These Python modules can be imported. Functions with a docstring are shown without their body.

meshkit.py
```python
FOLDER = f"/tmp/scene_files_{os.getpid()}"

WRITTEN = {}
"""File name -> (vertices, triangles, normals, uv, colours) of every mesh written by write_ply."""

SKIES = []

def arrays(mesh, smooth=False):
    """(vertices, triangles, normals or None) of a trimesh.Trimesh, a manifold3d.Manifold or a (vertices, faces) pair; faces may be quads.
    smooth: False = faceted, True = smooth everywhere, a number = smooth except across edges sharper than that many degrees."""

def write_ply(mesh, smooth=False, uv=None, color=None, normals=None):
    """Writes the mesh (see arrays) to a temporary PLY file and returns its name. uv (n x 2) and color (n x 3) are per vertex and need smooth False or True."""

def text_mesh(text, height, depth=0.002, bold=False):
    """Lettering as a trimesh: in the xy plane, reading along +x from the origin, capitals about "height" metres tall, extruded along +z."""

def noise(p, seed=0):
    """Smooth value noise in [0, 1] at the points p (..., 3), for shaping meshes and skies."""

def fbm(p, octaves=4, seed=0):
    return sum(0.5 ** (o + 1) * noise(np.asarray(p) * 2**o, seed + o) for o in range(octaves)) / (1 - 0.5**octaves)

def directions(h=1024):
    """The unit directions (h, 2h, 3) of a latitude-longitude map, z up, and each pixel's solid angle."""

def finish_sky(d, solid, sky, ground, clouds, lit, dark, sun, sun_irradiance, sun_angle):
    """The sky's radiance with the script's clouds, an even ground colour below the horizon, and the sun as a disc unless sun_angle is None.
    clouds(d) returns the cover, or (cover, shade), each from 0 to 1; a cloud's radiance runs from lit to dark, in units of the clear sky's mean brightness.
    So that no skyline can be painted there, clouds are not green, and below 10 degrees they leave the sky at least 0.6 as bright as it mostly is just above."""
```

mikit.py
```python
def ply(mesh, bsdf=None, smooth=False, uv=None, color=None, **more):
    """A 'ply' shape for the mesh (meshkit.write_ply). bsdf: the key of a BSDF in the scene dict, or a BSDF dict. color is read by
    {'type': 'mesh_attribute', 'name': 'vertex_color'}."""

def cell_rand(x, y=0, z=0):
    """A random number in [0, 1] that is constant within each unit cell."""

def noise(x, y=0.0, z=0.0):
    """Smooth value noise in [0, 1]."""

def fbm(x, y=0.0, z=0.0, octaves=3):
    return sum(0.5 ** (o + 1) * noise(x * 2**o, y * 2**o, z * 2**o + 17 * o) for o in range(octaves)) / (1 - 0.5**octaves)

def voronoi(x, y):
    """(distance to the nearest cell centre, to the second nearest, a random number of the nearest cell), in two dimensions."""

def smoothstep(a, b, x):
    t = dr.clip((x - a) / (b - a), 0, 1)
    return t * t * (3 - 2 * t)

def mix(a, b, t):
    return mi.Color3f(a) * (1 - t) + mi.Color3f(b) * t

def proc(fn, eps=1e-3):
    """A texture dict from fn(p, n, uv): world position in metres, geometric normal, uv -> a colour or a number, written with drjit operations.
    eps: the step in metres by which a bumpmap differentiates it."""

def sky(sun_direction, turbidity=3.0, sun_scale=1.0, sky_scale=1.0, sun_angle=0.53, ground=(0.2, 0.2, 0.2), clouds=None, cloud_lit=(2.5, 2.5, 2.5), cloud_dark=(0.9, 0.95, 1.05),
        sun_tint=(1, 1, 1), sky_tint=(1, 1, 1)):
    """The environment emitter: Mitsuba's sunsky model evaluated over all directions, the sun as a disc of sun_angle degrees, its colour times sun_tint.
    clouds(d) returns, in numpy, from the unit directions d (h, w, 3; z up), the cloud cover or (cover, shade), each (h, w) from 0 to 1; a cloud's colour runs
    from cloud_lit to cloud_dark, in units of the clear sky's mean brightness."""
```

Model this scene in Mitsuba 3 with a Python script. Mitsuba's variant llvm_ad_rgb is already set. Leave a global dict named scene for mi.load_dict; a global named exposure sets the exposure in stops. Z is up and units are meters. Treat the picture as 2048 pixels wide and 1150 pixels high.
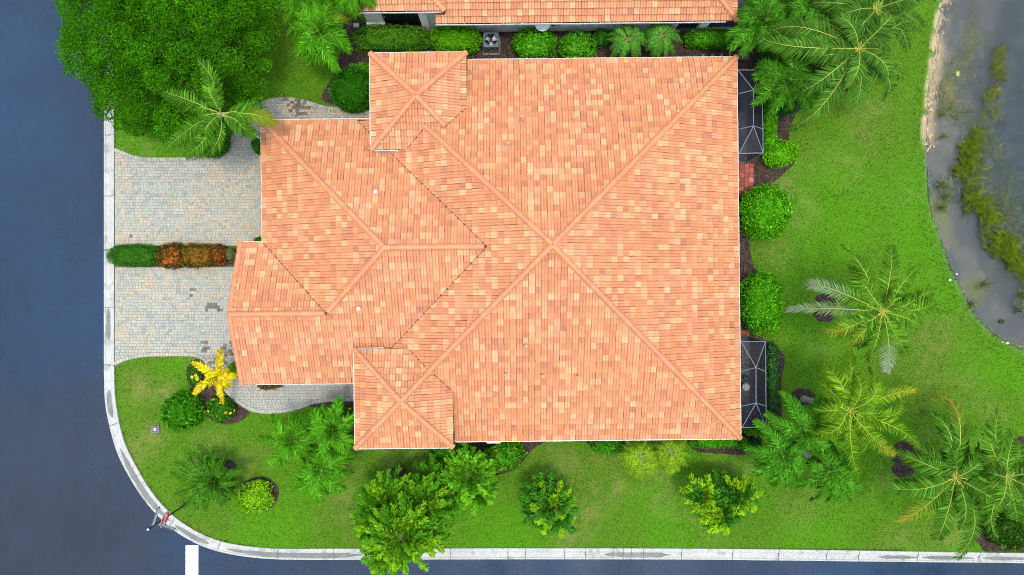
import math
import numpy as np, trimesh, shapely, drjit as dr, mitsuba as mi, mikit
from shapely.geometry import Polygon, LineString, Point, box as sbox
from shapely import affinity
from meshkit import fbm, noise, text_mesh
from mikit import proc

T = mi.ScalarTransform4f
scene, labels = {}, {}
H, F = 38.0, 1024 / 0.75          # camera height; pixels (of a 2048 wide frame) per unit slope


def P(px, py, z=0.0):
    """The place at height z that the photograph shows at this pixel."""
    s = (H - z) / F
    return np.array([(px - 1024) * s, (575 - py) * s, z])


# ------------------------------------------------------------------ camera, sky, exposure
scene['camera'] = {'type': 'perspective', 'fov': math.degrees(2 * math.atan(0.75)), 'fov_axis': 'x', 'near_clip': 0.5, 'far_clip': 2000.0,
                   'to_world': T().look_at([0, 0, H], [0, 0, 0], [0, 1, 0])}


def clouds(d):
    q = d[..., :2] / (0.25 + np.abs(d[..., 2:]))
    n = fbm(np.concatenate([q * 1.7 + 3.1, 0 * q[..., :1]], -1), 5, 4)
    # an overcast sky: about three times brighter overhead than at the horizon, the cloud base mottled
    el = np.clip(d[..., 2], 0, 1)
    return np.ones(n.shape), np.clip(0.22 * np.clip((n - 0.32) / 0.36, 0, 1) + 0.95 * (1 - el), 0, 1)


scene['sky'] = mikit.sky([0.08, -0.10, 1.0], turbidity=3, sun_scale=0.3, sun_angle=12, clouds=clouds, cloud_lit=(2.9, 3.15, 3.5), cloud_dark=(0.75, 0.92, 1.15))
exposure = 2.95

# ------------------------------------------------------------------ materials
def packed(p, n, uv):
    # a mesh's own colour, carried in its uv: u holds the roots of red (whole part) and green (fraction), v blue
    r = dr.floor(uv.x)
    g = (uv.x - r - 0.02) / 0.96
    return mi.Color3f(dr.square(r / 1023.0), dr.square(g), uv.y)


MA = proc(packed)
VC = {'type': 'mesh_attribute', 'name': 'vertex_color'}


def pack(c):
    c = np.clip(c, 0, 1)
    return np.column_stack([np.floor(np.sqrt(c[:, 0]) * 1023) + 0.02 + 0.96 * np.sqrt(c[:, 1]) * 0.999, c[:, 2]])


def rgb(*c):
    return {'type': 'rgb', 'value': list(c)}


def mat(name, color, rough=0.6, spec=0.5, metal=0.0, bump=None, scale=0.01, **k):
    b = {'type': 'principled', 'base_color': color, 'roughness': rough, 'specular': spec, 'metallic': metal, **k}
    if bump is not None:
        b = {'type': 'bumpmap', 'arbitrary': proc(bump, 0.01), 'scale': scale, 'bsdf': b}
    scene[name] = {'type': 'twosided', 'bsdf': b}


def asphalt(p, n, uv):
    g = mikit.noise(p.x * 42, p.y * 42)
    f = mikit.fbm(p.x * 0.35, p.y * 0.22, 3.0, 4)
    s = mikit.fbm(p.x * 3.1, p.y * 2.6, 8.0, 3)
    k = 0.62 + 0.5 * f + 0.3 * (s - 0.5) + 0.5 * (g - 0.5)
    h = mikit.smoothstep(0.35, 0.65, mikit.fbm(p.x * 0.11 + 5, p.y * 0.07, 1.0, 3))
    return mikit.mix((0.010, 0.018, 0.038), (0.004, 0.022, 0.057), h) * k


def asphalt_rough(p, n, uv):
    f = mikit.fbm(p.x * 0.5 + 9, p.y * 0.3, 5.0, 3)
    return 0.09 + 0.20 * f


mat('asphalt', proc(asphalt), proc(asphalt_rough), 0.3)


def concrete(p, n, uv):
    a = mikit.fbm(p.x * 1.1, p.y * 1.1, 1.0, 4)
    b = mikit.noise(p.x * 26, p.y * 26)
    d = mikit.smoothstep(0.58, 0.75, mikit.fbm(p.x * 2.3 + 40, p.y * 2.3, 2.0, 4))
    c = mikit.mix((0.255, 0.272, 0.272), (0.345, 0.358, 0.35), a) * (0.88 + 0.24 * b)
    return mikit.mix(c, mi.Color3f(0.19, 0.20, 0.185), 0.7 * d)


mat('concrete', proc(concrete), 0.7, 0.3)


def wet(p, n, uv):
    a = mikit.fbm(p.x * 3, p.y * 3, 1.0, 4)
    return mikit.mix((0.075, 0.083, 0.083), (0.14, 0.148, 0.142), a)


mat('wet_concrete', proc(wet), 0.12, 0.5)
mat('road_paint', proc(lambda p, n, uv: mikit.mix((0.36, 0.37, 0.37), (0.52, 0.53, 0.53), mikit.fbm(p.x * 9, p.y * 9, 2.0, 4))), 0.6, 0.3)


def soil(p, n, uv):
    a = mikit.fbm(p.x * 6, p.y * 6, 1.0, 4)
    b = mikit.noise(p.x * 40, p.y * 40)
    return mikit.mix((0.018, 0.012, 0.010), (0.062, 0.042, 0.036), a) * (0.5 + b)


mat('mulch', proc(soil), 0.9, 0.2, bump=lambda p, n, uv: mikit.fbm(p.x * 14, p.y * 14, 0.0, 3), scale=0.05)
mat('chip', MA, 0.85, 0.2)


def terrain_color(p, n, uv):
    return mi.Color3f(1, 1, 1)


mat('terrain', VC, 0.95, 0.1, bump=lambda p, n, uv: mikit.fbm(p.x * 9, p.y * 9, 0.0, 3), scale=0.04)
mat('tile', MA, 0.5, 0.4)
mat('paver', MA, 0.75, 0.3)
mat('joint_sand', rgb(0.17, 0.17, 0.155), 0.95, 0.1)
mat('roof_deck', rgb(0.13, 0.058, 0.032), 0.9, 0.2)
mat('twigs', MA, 0.95, 0.05)
mat('white_metal', rgb(0.48, 0.50, 0.52), 0.35, 0.5)
mat('frame_metal', rgb(0.10, 0.125, 0.17), 0.6, 0.2)
mat('trough', rgb(0.06, 0.065, 0.075), 0.5, 0.4)
mat('stucco', proc(lambda p, n, uv: mikit.mix((0.30, 0.34, 0.30), (0.37, 0.41, 0.36), mikit.fbm(p.x * 2, p.y * 2, p.z * 2, 4)) * (0.92 + 0.16 * mikit.noise(p.x * 30, p.y * 30, p.z * 30))), 0.85, 0.2)
mat('stucco_trim', rgb(0.52, 0.54, 0.50), 0.8, 0.2)
mat('dark_glass', rgb(0.006, 0.008, 0.012), 0.08, 0.5)
mat('dark_metal', rgb(0.012, 0.014, 0.018), 0.4, 0.5)
mat('grey_metal', rgb(0.052, 0.064, 0.080), 0.4, 0.5)
mat('pale_metal', rgb(0.33, 0.42, 0.52), 0.35, 0.5)
mat('dish_paint', rgb(0.46, 0.52, 0.55), 0.4, 0.5)
mat('sign_red', rgb(0.50, 0.006, 0.018), 0.5, 0.15)
mat('sign_white', rgb(0.62, 0.63, 0.66), 0.5, 0.15)
mat('sign_dark', rgb(0.03, 0.035, 0.05), 0.4, 0.5)
mat('pipe_paint', rgb(0.50, 0.36, 0.31), 0.5, 0.4)
mat('pipe_orange', rgb(0.42, 0.16, 0.07), 0.55, 0.4)
mat('pipe_white', rgb(0.42, 0.37, 0.34), 0.5, 0.4)
mat('bark', proc(lambda p, n, uv: mikit.mix((0.16, 0.14, 0.11), (0.34, 0.32, 0.29), mikit.fbm(p.x * 5, p.y * 5, p.z * 14, 4))), 0.85, 0.2)
mat('dark_bark', proc(lambda p, n, uv: mikit.mix((0.05, 0.042, 0.032), (0.12, 0.10, 0.08), mikit.fbm(p.x * 5, p.y * 5, p.z * 9, 4))), 0.9, 0.2)
mat('pale_bark', proc(lambda p, n, uv: mikit.mix((0.24, 0.26, 0.29), (0.44, 0.46, 0.50), mikit.fbm(p.x * 3, p.y * 3, p.z * 16, 4))), 0.7, 0.3)
mat('rock', MA, 0.7, 0.3)
mat('petal', MA, 0.6, 0.3)
scene['leaf'] = {'type': 'principledthin', 'base_color': MA, 'roughness': 0.28, 'diff_trans': 0.6, 'spec_trans': 0.0, 'eta': 1.45}
scene['grass_blade'] = {'type': 'principledthin', 'base_color': MA, 'roughness': 0.7, 'diff_trans': 0.7, 'spec_trans': 0.0, 'eta': 1.2}
scene['stalk'] = {'type': 'twosided', 'bsdf': {'type': 'principled', 'base_color': MA, 'roughness': 0.45, 'specular': 0.5}}
scene['screen_mesh'] = {'type': 'mask', 'opacity': 0.495, 'bsdf': {'type': 'twosided', 'bsdf': {'type': 'principled', 'base_color': rgb(0.004, 0.007, 0.012), 'roughness': 0.5, 'specular': 0.25}}}
scene['water_surface'] = {'type': 'bumpmap', 'arbitrary': proc(lambda p, n, uv: mikit.fbm(p.x * 1.7, p.y * 1.7, 0.0, 2), 0.02), 'scale': 0.012,
                          'bsdf': {'type': 'dielectric', 'int_ior': 1.33, 'ext_ior': 1.0}}

# ------------------------------------------------------------------ names, meshes
used = set()


def numbered(k):
    if k not in used:
        used.add(k)
        return k
    i = 1
    while f'{k}_{i:03d}' in used:
        i += 1
    used.add(f'{k}_{i:03d}')
    return f'{k}_{i:03d}'


_next = {}


def fast_numbered(k):
    i = _next.get(k, 0)
    _next[k] = i + 1
    return numbered(k) if i == 0 else (used.add(f'{k}_{i:03d}') or f'{k}_{i:03d}')


def thing(name, label, cat, group=None):
    k = fast_numbered(name)
    labels[k] = {'label': label, 'category': cat}
    if group:
        labels[k]['group'] = group
    return k


def struct(name):
    k = fast_numbered(name)
    labels[k] = {'kind': 'structure'}
    return k


def part(parent, name):
    return fast_numbered(parent + '__' + name)


class MB:
    """Collects vertices, triangles and a colour for each vertex."""

    def __init__(self):
        self.v, self.f, self.c, self.n = [], [], [], 0

    def add(self, v, f, c=None):
        v, f = np.asarray(v, float).reshape(-1, 3), np.asarray(f, int)
        if f.ndim == 2 and f.shape[1] == 4:
            f = np.vstack([f[:, [0, 1, 2]], f[:, [0, 2, 3]]])
        self.v.append(v)
        self.f.append(f + self.n)
        c = np.zeros(3) if c is None else np.asarray(c, float)
        self.c.append(np.broadcast_to(c, (len(v), 3)) if c.ndim == 1 else c)
        self.n += len(v)
        return self

    def mesh(self, m, c=None):
        return self.add(m.vertices, m.faces, c)

    def put(self, key, bsdf, smooth=False):
        if self.n == 0:
            return None
        v, f, c = np.vstack(self.v), np.vstack(self.f), np.vstack(self.c)
        if bsdf == 'terrain':
            scene[key] = mikit.ply((v, f), bsdf, smooth=smooth, color=np.clip(c, 0, 1))
        elif bsdf in ('roof_deck',):
            scene[key] = mikit.ply((v, f), bsdf, smooth=smooth)
        else:
            scene[key] = mikit.ply((v, f), bsdf, smooth=smooth, uv=pack(c))
        return key


def put(key, mesh, bsdf, smooth=False):
    scene[key] = mikit.ply(mesh, bsdf, smooth=smooth)
    return key


def bx(cx, cy, cz, sx, sy, sz, rot=0.0):
    b = trimesh.creation.box([sx, sy, sz])
    if rot:
        b.apply_transform(trimesh.transformations.rotation_matrix(rot, [0, 0, 1]))
    b.apply_translation([cx, cy, cz])
    return b


def cat(*ms):
    return trimesh.util.concatenate(list(ms))


def beam(a, b, w, h=None):
    """A bar with a rectangular section from a to b."""
    a, b = np.asarray(a, float), np.asarray(b, float)
    L = np.linalg.norm(b - a)
    m = trimesh.creation.box([w, h or w, L])
    z = (b - a) / L
    x = np.cross([0, 0, 1.0], z)
    x = np.array([1.0, 0, 0]) if np.linalg.norm(x) < 1e-6 else x / np.linalg.norm(x)
    M = np.eye(4)
    M[:3, 0], M[:3, 1], M[:3, 2], M[:3, 3] = x, np.cross(z, x), z, (a + b) / 2
    m.apply_transform(M)
    return m


def tube(pts, r, sides=7):
    p = np.asarray(pts, float)
    r = np.broadcast_to(np.asarray(r, float), (len(p),))
    t = np.gradient(p, axis=0)
    t /= np.linalg.norm(t, axis=1, keepdims=True) + 1e-12
    a = np.cross(t, np.where(np.abs(t[:, 2:]) < 0.9, [0, 0, 1.0], [1.0, 0, 0]))
    a /= np.linalg.norm(a, axis=1, keepdims=True) + 1e-12
    b, ang = np.cross(t, a), np.arange(sides) * 2 * np.pi / sides
    v = p[:, None] + r[:, None, None] * (np.cos(ang)[None, :, None] * a[:, None] + np.sin(ang)[None, :, None] * b[:, None])
    i, j = np.meshgrid(np.arange(len(p) - 1), np.arange(sides), indexing='ij')
    q = np.stack([i * sides + j, i * sides + (j + 1) % sides, (i + 1) * sides + (j + 1) % sides, (i + 1) * sides + j], -1).reshape(-1, 4)
    f = np.vstack([q[:, [0, 1, 2]], q[:, [0, 2, 3]]])
    v = np.vstack([v.reshape(-1, 3), p[:1], p[-1:]])
    n, k = len(v), np.arange(sides)
    f = np.vstack([f, np.stack([(k + 1) % sides, k, k * 0 + n - 2], 1), np.stack([(len(p) - 1) * sides + k, (len(p) - 1) * sides + (k + 1) % sides, k * 0 + n - 1], 1)])
    return v, f


def sheet(poly, z, m=None):
    """A flat polygon as (v, f)."""
    vs, fs, n = [], [], 0
    for g in getattr(poly, 'geoms', [poly]):
        if g.area < 1e-5:
            continue
        v, f = trimesh.creation.triangulate_polygon(g, engine='earcut')
        vs.append(np.column_stack([v, np.full(len(v), z)]))
        f = np.asarray(f)
        a, b, c = v[f[:, 0]], v[f[:, 1]], v[f[:, 2]]
        flip = cross2(b - a, c - a) < 0
        f[flip] = f[flip][:, ::-1]
        fs.append(f + n)
        n += len(v)
    return np.vstack(vs), np.vstack(fs)


def smooth_ring(pts, it=2, closed=True):
    p = np.asarray(pts, float)
    for _ in range(it):
        q = np.roll(p, -1, 0) if closed else p[1:]
        b = p if closed else p[:-1]
        r = np.empty((2 * len(b), p.shape[1]))
        r[0::2], r[1::2] = 0.75 * b + 0.25 * q, 0.25 * b + 0.75 * q
        p = r if closed else np.vstack([p[:1], r, p[-1:]])
    return p


def cross2(a, b):
    return a[..., 0] * b[..., 1] - a[..., 1] * b[..., 0]


def poly_px(pts, z=0.08, it=2):
    return Polygon(smooth_ring([P(x, y, z)[:2] for x, y in pts], it)).buffer(0)


# ------------------------------------------------------------------ terrain: lawn, lake bed, road, kerb
WATER_Z, LZ = -0.25, 0.055
shore_px = [(1893, -60), (1884, 0), (1874, 60), (1866, 120), (1857, 180), (1852, 240), (1851, 300), (1855, 370), (1858, 420), (1871, 450), (1885, 492), (1904, 545), (1925, 588), (1950, 632), (1985, 668), (2030, 694), (2075, 712), (2160, 740)]
shore = smooth_ring([P(x, y, WATER_Z)[:2] for x, y in shore_px], 2, closed=False)
shore_line = LineString(shore)
lake = Polygon(list(map(tuple, shore)) + [(60, -6), (60, 40), (shore[0][0], 40)]).buffer(0)
kerb_px = [((208, -400), (230, -400)), ((208, 245), (230, 245)), ((208, 700), (230, 700)), ((208, 760), (230, 760)), ((209.5, 800), (232, 795)), ((213, 826), (236, 822)), ((220, 856), (240.5, 848)), ((228, 889), (249.5, 884)), ((241, 922), (265, 916)), ((259, 955), (281, 945)), ((279, 988), (299, 975)), ((305, 1021), (322, 1005)), ((337, 1053), (350, 1033)), ((369, 1075), (380, 1054)), ((400, 1091), (411, 1070)), ((435, 1103), (444, 1083)), ((487, 1113.6), (497, 1092)), ((553, 1119), (557, 1096.5)), ((620, 1120), (620, 1096.3)), ((700, 1119.5), (700, 1096)), ((1000, 1118.3), (1000, 1095)), ((1362, 1118.5), (1362, 1095.5)), ((1654, 1122), (1654, 1098.6)), ((1835, 1124), (1835, 1102)), ((2060, 1126), (2060, 1105)), ((3000, 1140), (3000, 1119))]
ko = np.array([P(*a)[:2] for a, b in kerb_px])
ki = np.array([P(*b)[:2] for a, b in kerb_px])
kpair = smooth_ring(np.hstack([ko, ki]), 2, closed=False)
ko, ki = kpair[:, :2], kpair[:, 2:]
kmid = (ko + ki) / 2
block = Polygon(list(map(tuple, kmid)) + [(60, -15.6), (60, 45), (kmid[0][0], 45)]).buffer(0)
lawn_area = Polygon(list(map(tuple, ki)) + [(60, -15), (60, 45), (ki[0][0], 45)]).buffer(0)


def straw(x, y):
    """How dry the grass is at a place: patches that keep their place."""
    n = fbm(np.stack([x * 0.30, y * 0.30, 0 * x + 2.5], -1), 4, 7)
    m = fbm(np.stack([x * 2.4, y * 2.4, 0 * x + 8.5], -1), 3, 9)
    s = np.clip((n - 0.52) * 3.0, 0, 1) * np.clip((m - 0.38) * 4.5, 0, 1)
    for px, py, r, a in [(275, 775, 1.0, .8), (330, 785, 0.9, .8), (300, 870, 1.0, .7), (275, 900, 1.2, .6), (420, 905, 1.6, .6), (335, 810, 0.7, .7), (480, 930, 1.6, .45), (700, 1000, 1.5, .6), (690, 930, 1.3, .5), (850, 940, 1.8, .55), (790, 915, 1.2, .6), (1130, 935, 1.7, .5), (1090, 900, 1.4, .3), (1235, 975, .6, .8), (1340, 980, 1.2, .5), (1570, 370, 1.2, .7), (1600, 420, 1.2, .6), (1700, 330, 1.5, .5), (1650, 600, .9, .6), (1870, 680, 1.3, .6), (1560, 500, 1.2, .4), (1900, 1050, 1.4, .8), (1800, 1080, 1.3, .5), (1780, 960, 1.2, .4), (1600, 1010, 1.4, .4), (1730, 250, 1.4, .45), (1750, 120, 1.0, .5), (1990, 830, .9, .6), (1440, 940, 1.2, .5), (300, 290, 1.0, .5), (1640, 690, 1.0, .4), (1930, 780, 1.4, .4)]:
        c = P(px, py, 0.08)
        d = np.hypot(x - c[0], y - c[1]) / r
        s = np.maximum(s, a * np.clip(1.25 - d, 0, 1) * np.clip((m - 0.36) * 4.5, 0, 1))
    return s


GR = np.random.default_rng(11)


def grass_color(x, y, rng):
    s = straw(x, y)[..., None]
    n = fbm(np.stack([x * 0.22, y * 0.22, 0 * x + 5], -1), 3, 3)[..., None]
    lush = np.clip((n - 0.38) * 3.2, 0, 1)
    g = (1 - lush) * np.array([0.053, 0.128, 0.007]) + lush * np.array([0.050, 0.157, 0.005])
    return g * (1 - 0.52 * s) + 0.52 * s * np.array([0.20, 0.178, 0.070])


def land_height(x, y):
    pts = shapely.points(x, y)
    d = shapely.distance(pts, shore_line)
    d = np.where(shapely.contains(lake, pts), -d, d)
    t = np.clip(d / 1.1, 0, 1)
    z = np.where(d > 0, WATER_Z + (LZ - WATER_Z) * t * t * (3 - 2 * t), WATER_Z - 0.10 * np.minimum(-d, 1.5) - 0.30 * np.clip(-d - 1.5, 0, 4.5))
    return z, d


gx, gy = np.meshgrid(np.arange(-40, 40.01, 0.25), np.arange(-26, 26.01, 0.25))
gz, gd = land_height(gx.ravel(), gy.ravel())
gz = gz.reshape(gx.shape)
gd = gd.reshape(gx.shape)
on_block = shapely.contains(lawn_area.buffer(0.1), shapely.points(gx.ravel(), gy.ravel())).reshape(gx.shape)
gz = np.where(on_block, gz, -0.16)
gz = gz + 0.018 * (fbm(np.stack([gx * 0.8, gy * 0.8, 0 * gx], -1), 3, 1) - 0.5) * on_block
col = grass_color(gx, gy, GR)
sand_n0 = fbm(np.stack([gx * 0.7, gy * 0.7, 0 * gx + 33], -1), 4, 28)
bed_n = fbm(np.stack([gx * 0.5, gy * 0.5, 0 * gx + 3], -1), 4, 21)
weed = np.clip((bed_n - 0.5) * 4, 0, 1)[..., None]
mud = (np.array([0.085, 0.094, 0.096]) + np.clip((sand_n0 - 0.42) * 4, 0, 1)[..., None] * np.array([0.075, 0.06, 0.04])) * (1 - weed) + weed * np.array([0.13, 0.15, 0.06])
sand_n = fbm(np.stack([gx * 2.6, gy * 1.6, 0 * gx + 13], -1), 3, 22)
py_grid = 575 - gy * F / H
sand = np.clip((0.55 - np.abs(gd + 0.15)) / 0.3, 0, 1) * np.clip((300 - py_grid) / 30, 0, 1) * np.clip((sand_n - 0.36) * 5, 0, 1)
under = np.clip((0.10 - gd) / 0.15, 0, 1)[..., None]
col = col * (1 - under) + under * mud
col = col * (1 - sand[..., None]) + sand[..., None] * np.array([0.33, 0.262, 0.17])
ny_, nx_ = gx.shape
ii = np.arange(ny_ * nx_).reshape(ny_, nx_)
quads = np.stack([ii[:-1, :-1], ii[:-1, 1:], ii[1:, 1:], ii[1:, :-1]], -1).reshape(-1, 4)
land = MB().add(np.stack([gx, gy, gz], -1).reshape(-1, 3), quads, col.reshape(-1, 3))
for x0, x1, y0, y1 in [(-400, 400, 26, 400), (-400, 400, -400, -26), (-400, -40, -26, 26), (40, 400, -26, 26)]:
    zz = -0.16 if x0 < 0 or y0 > 0 else -1.5
    land.add([[x0, y0, zz], [x1, y0, zz], [x1, y1, zz], [x0, y1, zz]], [[0, 1, 2, 3]], [0.05, 0.11, 0.012])
land.put(struct('lawn'), 'terrain', smooth=True)

kroad = ko + (ki - ko) * 0.04
road = Polygon([(-31, 80), (-31, -22.4), (80, -22.4), (80, -15.6)] + list(map(tuple, kroad[::-1])) + [(kroad[0][0], 80)]).buffer(0)
put(struct('road'), sheet(road, 0.0), 'asphalt')
sb = struct('stop_line')
put(sb, sheet(Polygon([P(x, y)[:2] for x, y in [(371.4, 1090), (396.8, 1090), (396, 1290), (369.5, 1290)]]), 0.005), 'road_paint')

# kerb: a shallow gutter with a raised back, cut into slabs at its joints
kline = LineString(kmid)
PROF = [(0.0, -0.06), (0.0, 0.010), (0.10, 0.006), (0.17, -0.030), (0.55, -0.034), (0.66, 0.045), (0.76, 0.095), (0.98, 0.105), (1.0, 0.09), (1.0, -0.06)]
joints_px = [(219, -120), (219, 0), (219, 60), (219, 160), (219, 270), (219, 392), (219, 500), (219, 615), (219, 730), (229, 848), (270, 953), (346, 1042), (438, 1092), (556, 1108), (668, 1108), (783, 1108), (901, 1107), (1016, 1106), (1051, 1106), (1129, 1106), (1171, 1106), (1226, 1106), (1246, 1106), (1262, 1106), (1287, 1106), (1363, 1107), (1465, 1108), (1557, 1109), (1653, 1110), (1717, 1111), (1835, 1113), (1958, 1114), (2100, 1116)]
cuts = [kline.project(Point(P(*j)[:2])) for j in joints_px]
arc = np.concatenate([[0], np.cumsum(np.linalg.norm(np.diff(kmid, axis=0), axis=1))])


def along(s):
    s = np.atleast_1d(s)
    return np.column_stack([np.interp(s, arc, ko[:, k]) for k in (0, 1)]), np.column_stack([np.interp(s, arc, ki[:, k]) for k in (0, 1)])


kerb = struct('kerb')
for s0, s1 in zip(cuts[:-1], cuts[1:]):
    s0, s1 = s0 + 0.012, s1 - 0.012
    s = np.linspace(s0, s1, max(2, int((s1 - s0) / 0.4) + 1))
    a, b = along(s)
    v = np.array([[np.append(a[i] + (b[i] - a[i]) * u, z) for u, z in PROF] for i in range(len(s))])
    n = len(PROF)
    i, j = np.meshgrid(np.arange(len(s) - 1), np.arange(n - 1), indexing='ij')
    q = np.stack([i * n + j, (i + 1) * n + j, (i + 1) * n + j + 1, i * n + j + 1], -1).reshape(-1, 4)
    caps = [[k, k + 1, 0] for k in range(1, n - 1)] + [[(len(s) - 1) * n + k + 1, (len(s) - 1) * n + k, (len(s) - 1) * n] for k in range(1, n - 1)]
    put(part(kerb, 'slab'), (v.reshape(-1, 3), np.vstack([q[:, [0, 1, 2]], q[:, [0, 2, 3]], caps])), 'concrete')
# standing water in the gutter
PR = np.random.default_rng(5)
for (a, b) in [((219, 617), (219, 680)), ((220, 779), (226, 836)), ((239, 897), (344, 1041)), ((452, 1096), (728, 1108)), ((1209, 1106), (1342, 1106)), ((1758, 1112), (1834, 1113)), ((1845, 1113), (1950, 1114)), ((1965, 1114), (2060, 1115)), ((352, 1046), (420, 1084))]:
    s0, s1 = kline.project(Point(P(*a)[:2])), kline.project(Point(P(*b)[:2]))
    s = np.linspace(s0, s1, 40)
    oa, ib = along(s)
    t = np.linspace(0, 1, 40)
    w = np.clip(np.minimum(t, 1 - t) * 4.5, 0, 1) ** 0.7 * (0.85 + 0.7 * (fbm(np.column_stack([s * 2.2, s * 0, s * 0 + 3]), 3) - 0.5))
    lo, hi = 0.38 - 0.26 * w, 0.38 + 0.24 * w
    if a[0] > 1700 or a == (352, 1046):
        lo, hi = 0.38 - 0.18 * w, 0.38 + 0.20 * w
    v = np.vstack([np.column_stack([oa + (ib - oa) * lo[:, None], np.full(40, -0.012)]), np.column_stack([oa + (ib - oa) * hi[:, None], np.full(40, -0.012)])])
    k = np.arange(39)
    put(struct('puddle'), (v, np.stack([k, k + 1, k + 41, k + 40], 1)), 'wet_concrete')

# mulch beds
beds = {
    'north': [(690, 30), (700, 20), (745, 58), (1360, 60), (1500, 62), (1560, 95), (1600, 130), (1600, 180), (1540, 200), (1470, 170), (780, 170), (760, 230), (735, 226), (700, 214), (655, 208), (640, 196), (655, 170), (672, 140), (682, 100), (684, 60)],
    'east': [(1440, 110), (1540, 115), (1590, 130), (1660, 95), (1690, 110), (1650, 160), (1600, 215), (1580, 250), (1576, 290), (1600, 320), (1545, 366), (1520, 390), (1498, 460), (1500, 510), (1512, 545), (1545, 570), (1545, 630), (1520, 672), (1538, 684), (1558, 694), (1573, 722), (1562, 750), (1562, 800), (1566, 842), (1540, 870), (1500, 880), (1440, 880)],
    'south_east': [(1370, 868), (1490, 868), (1492, 900), (1490, 911), (1440, 907), (1383, 904)],
    'south': [(1150, 868), (1250, 868), (1250, 905), (1215, 905), (1185, 893)],
    'south_west': [(830, 868), (1085, 868), (1100, 878), (1060, 900), (1040, 935), (1000, 950), (965, 955), (935, 945), (905, 930), (880, 905)],
    'palm_bed': [(378, 724), (396, 716), (412, 728), (428, 755), (450, 785), (468, 803), (502, 824), (492, 836), (472, 846), (452, 850), (424, 842), (400, 822), (386, 790), (370, 752)],
    'path_bed': [(610, 813), (640, 800), (720, 796), (720, 880), (694, 862), (668, 822), (640, 815)],
    'hedge_bed': [(228, 492), (300, 491), (485, 490), (485, 535), (300, 535), (228, 534)],
    'wall_bed': [(500, 276), (540, 262), (545, 320), (515, 312), (502, 300)],
}
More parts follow.
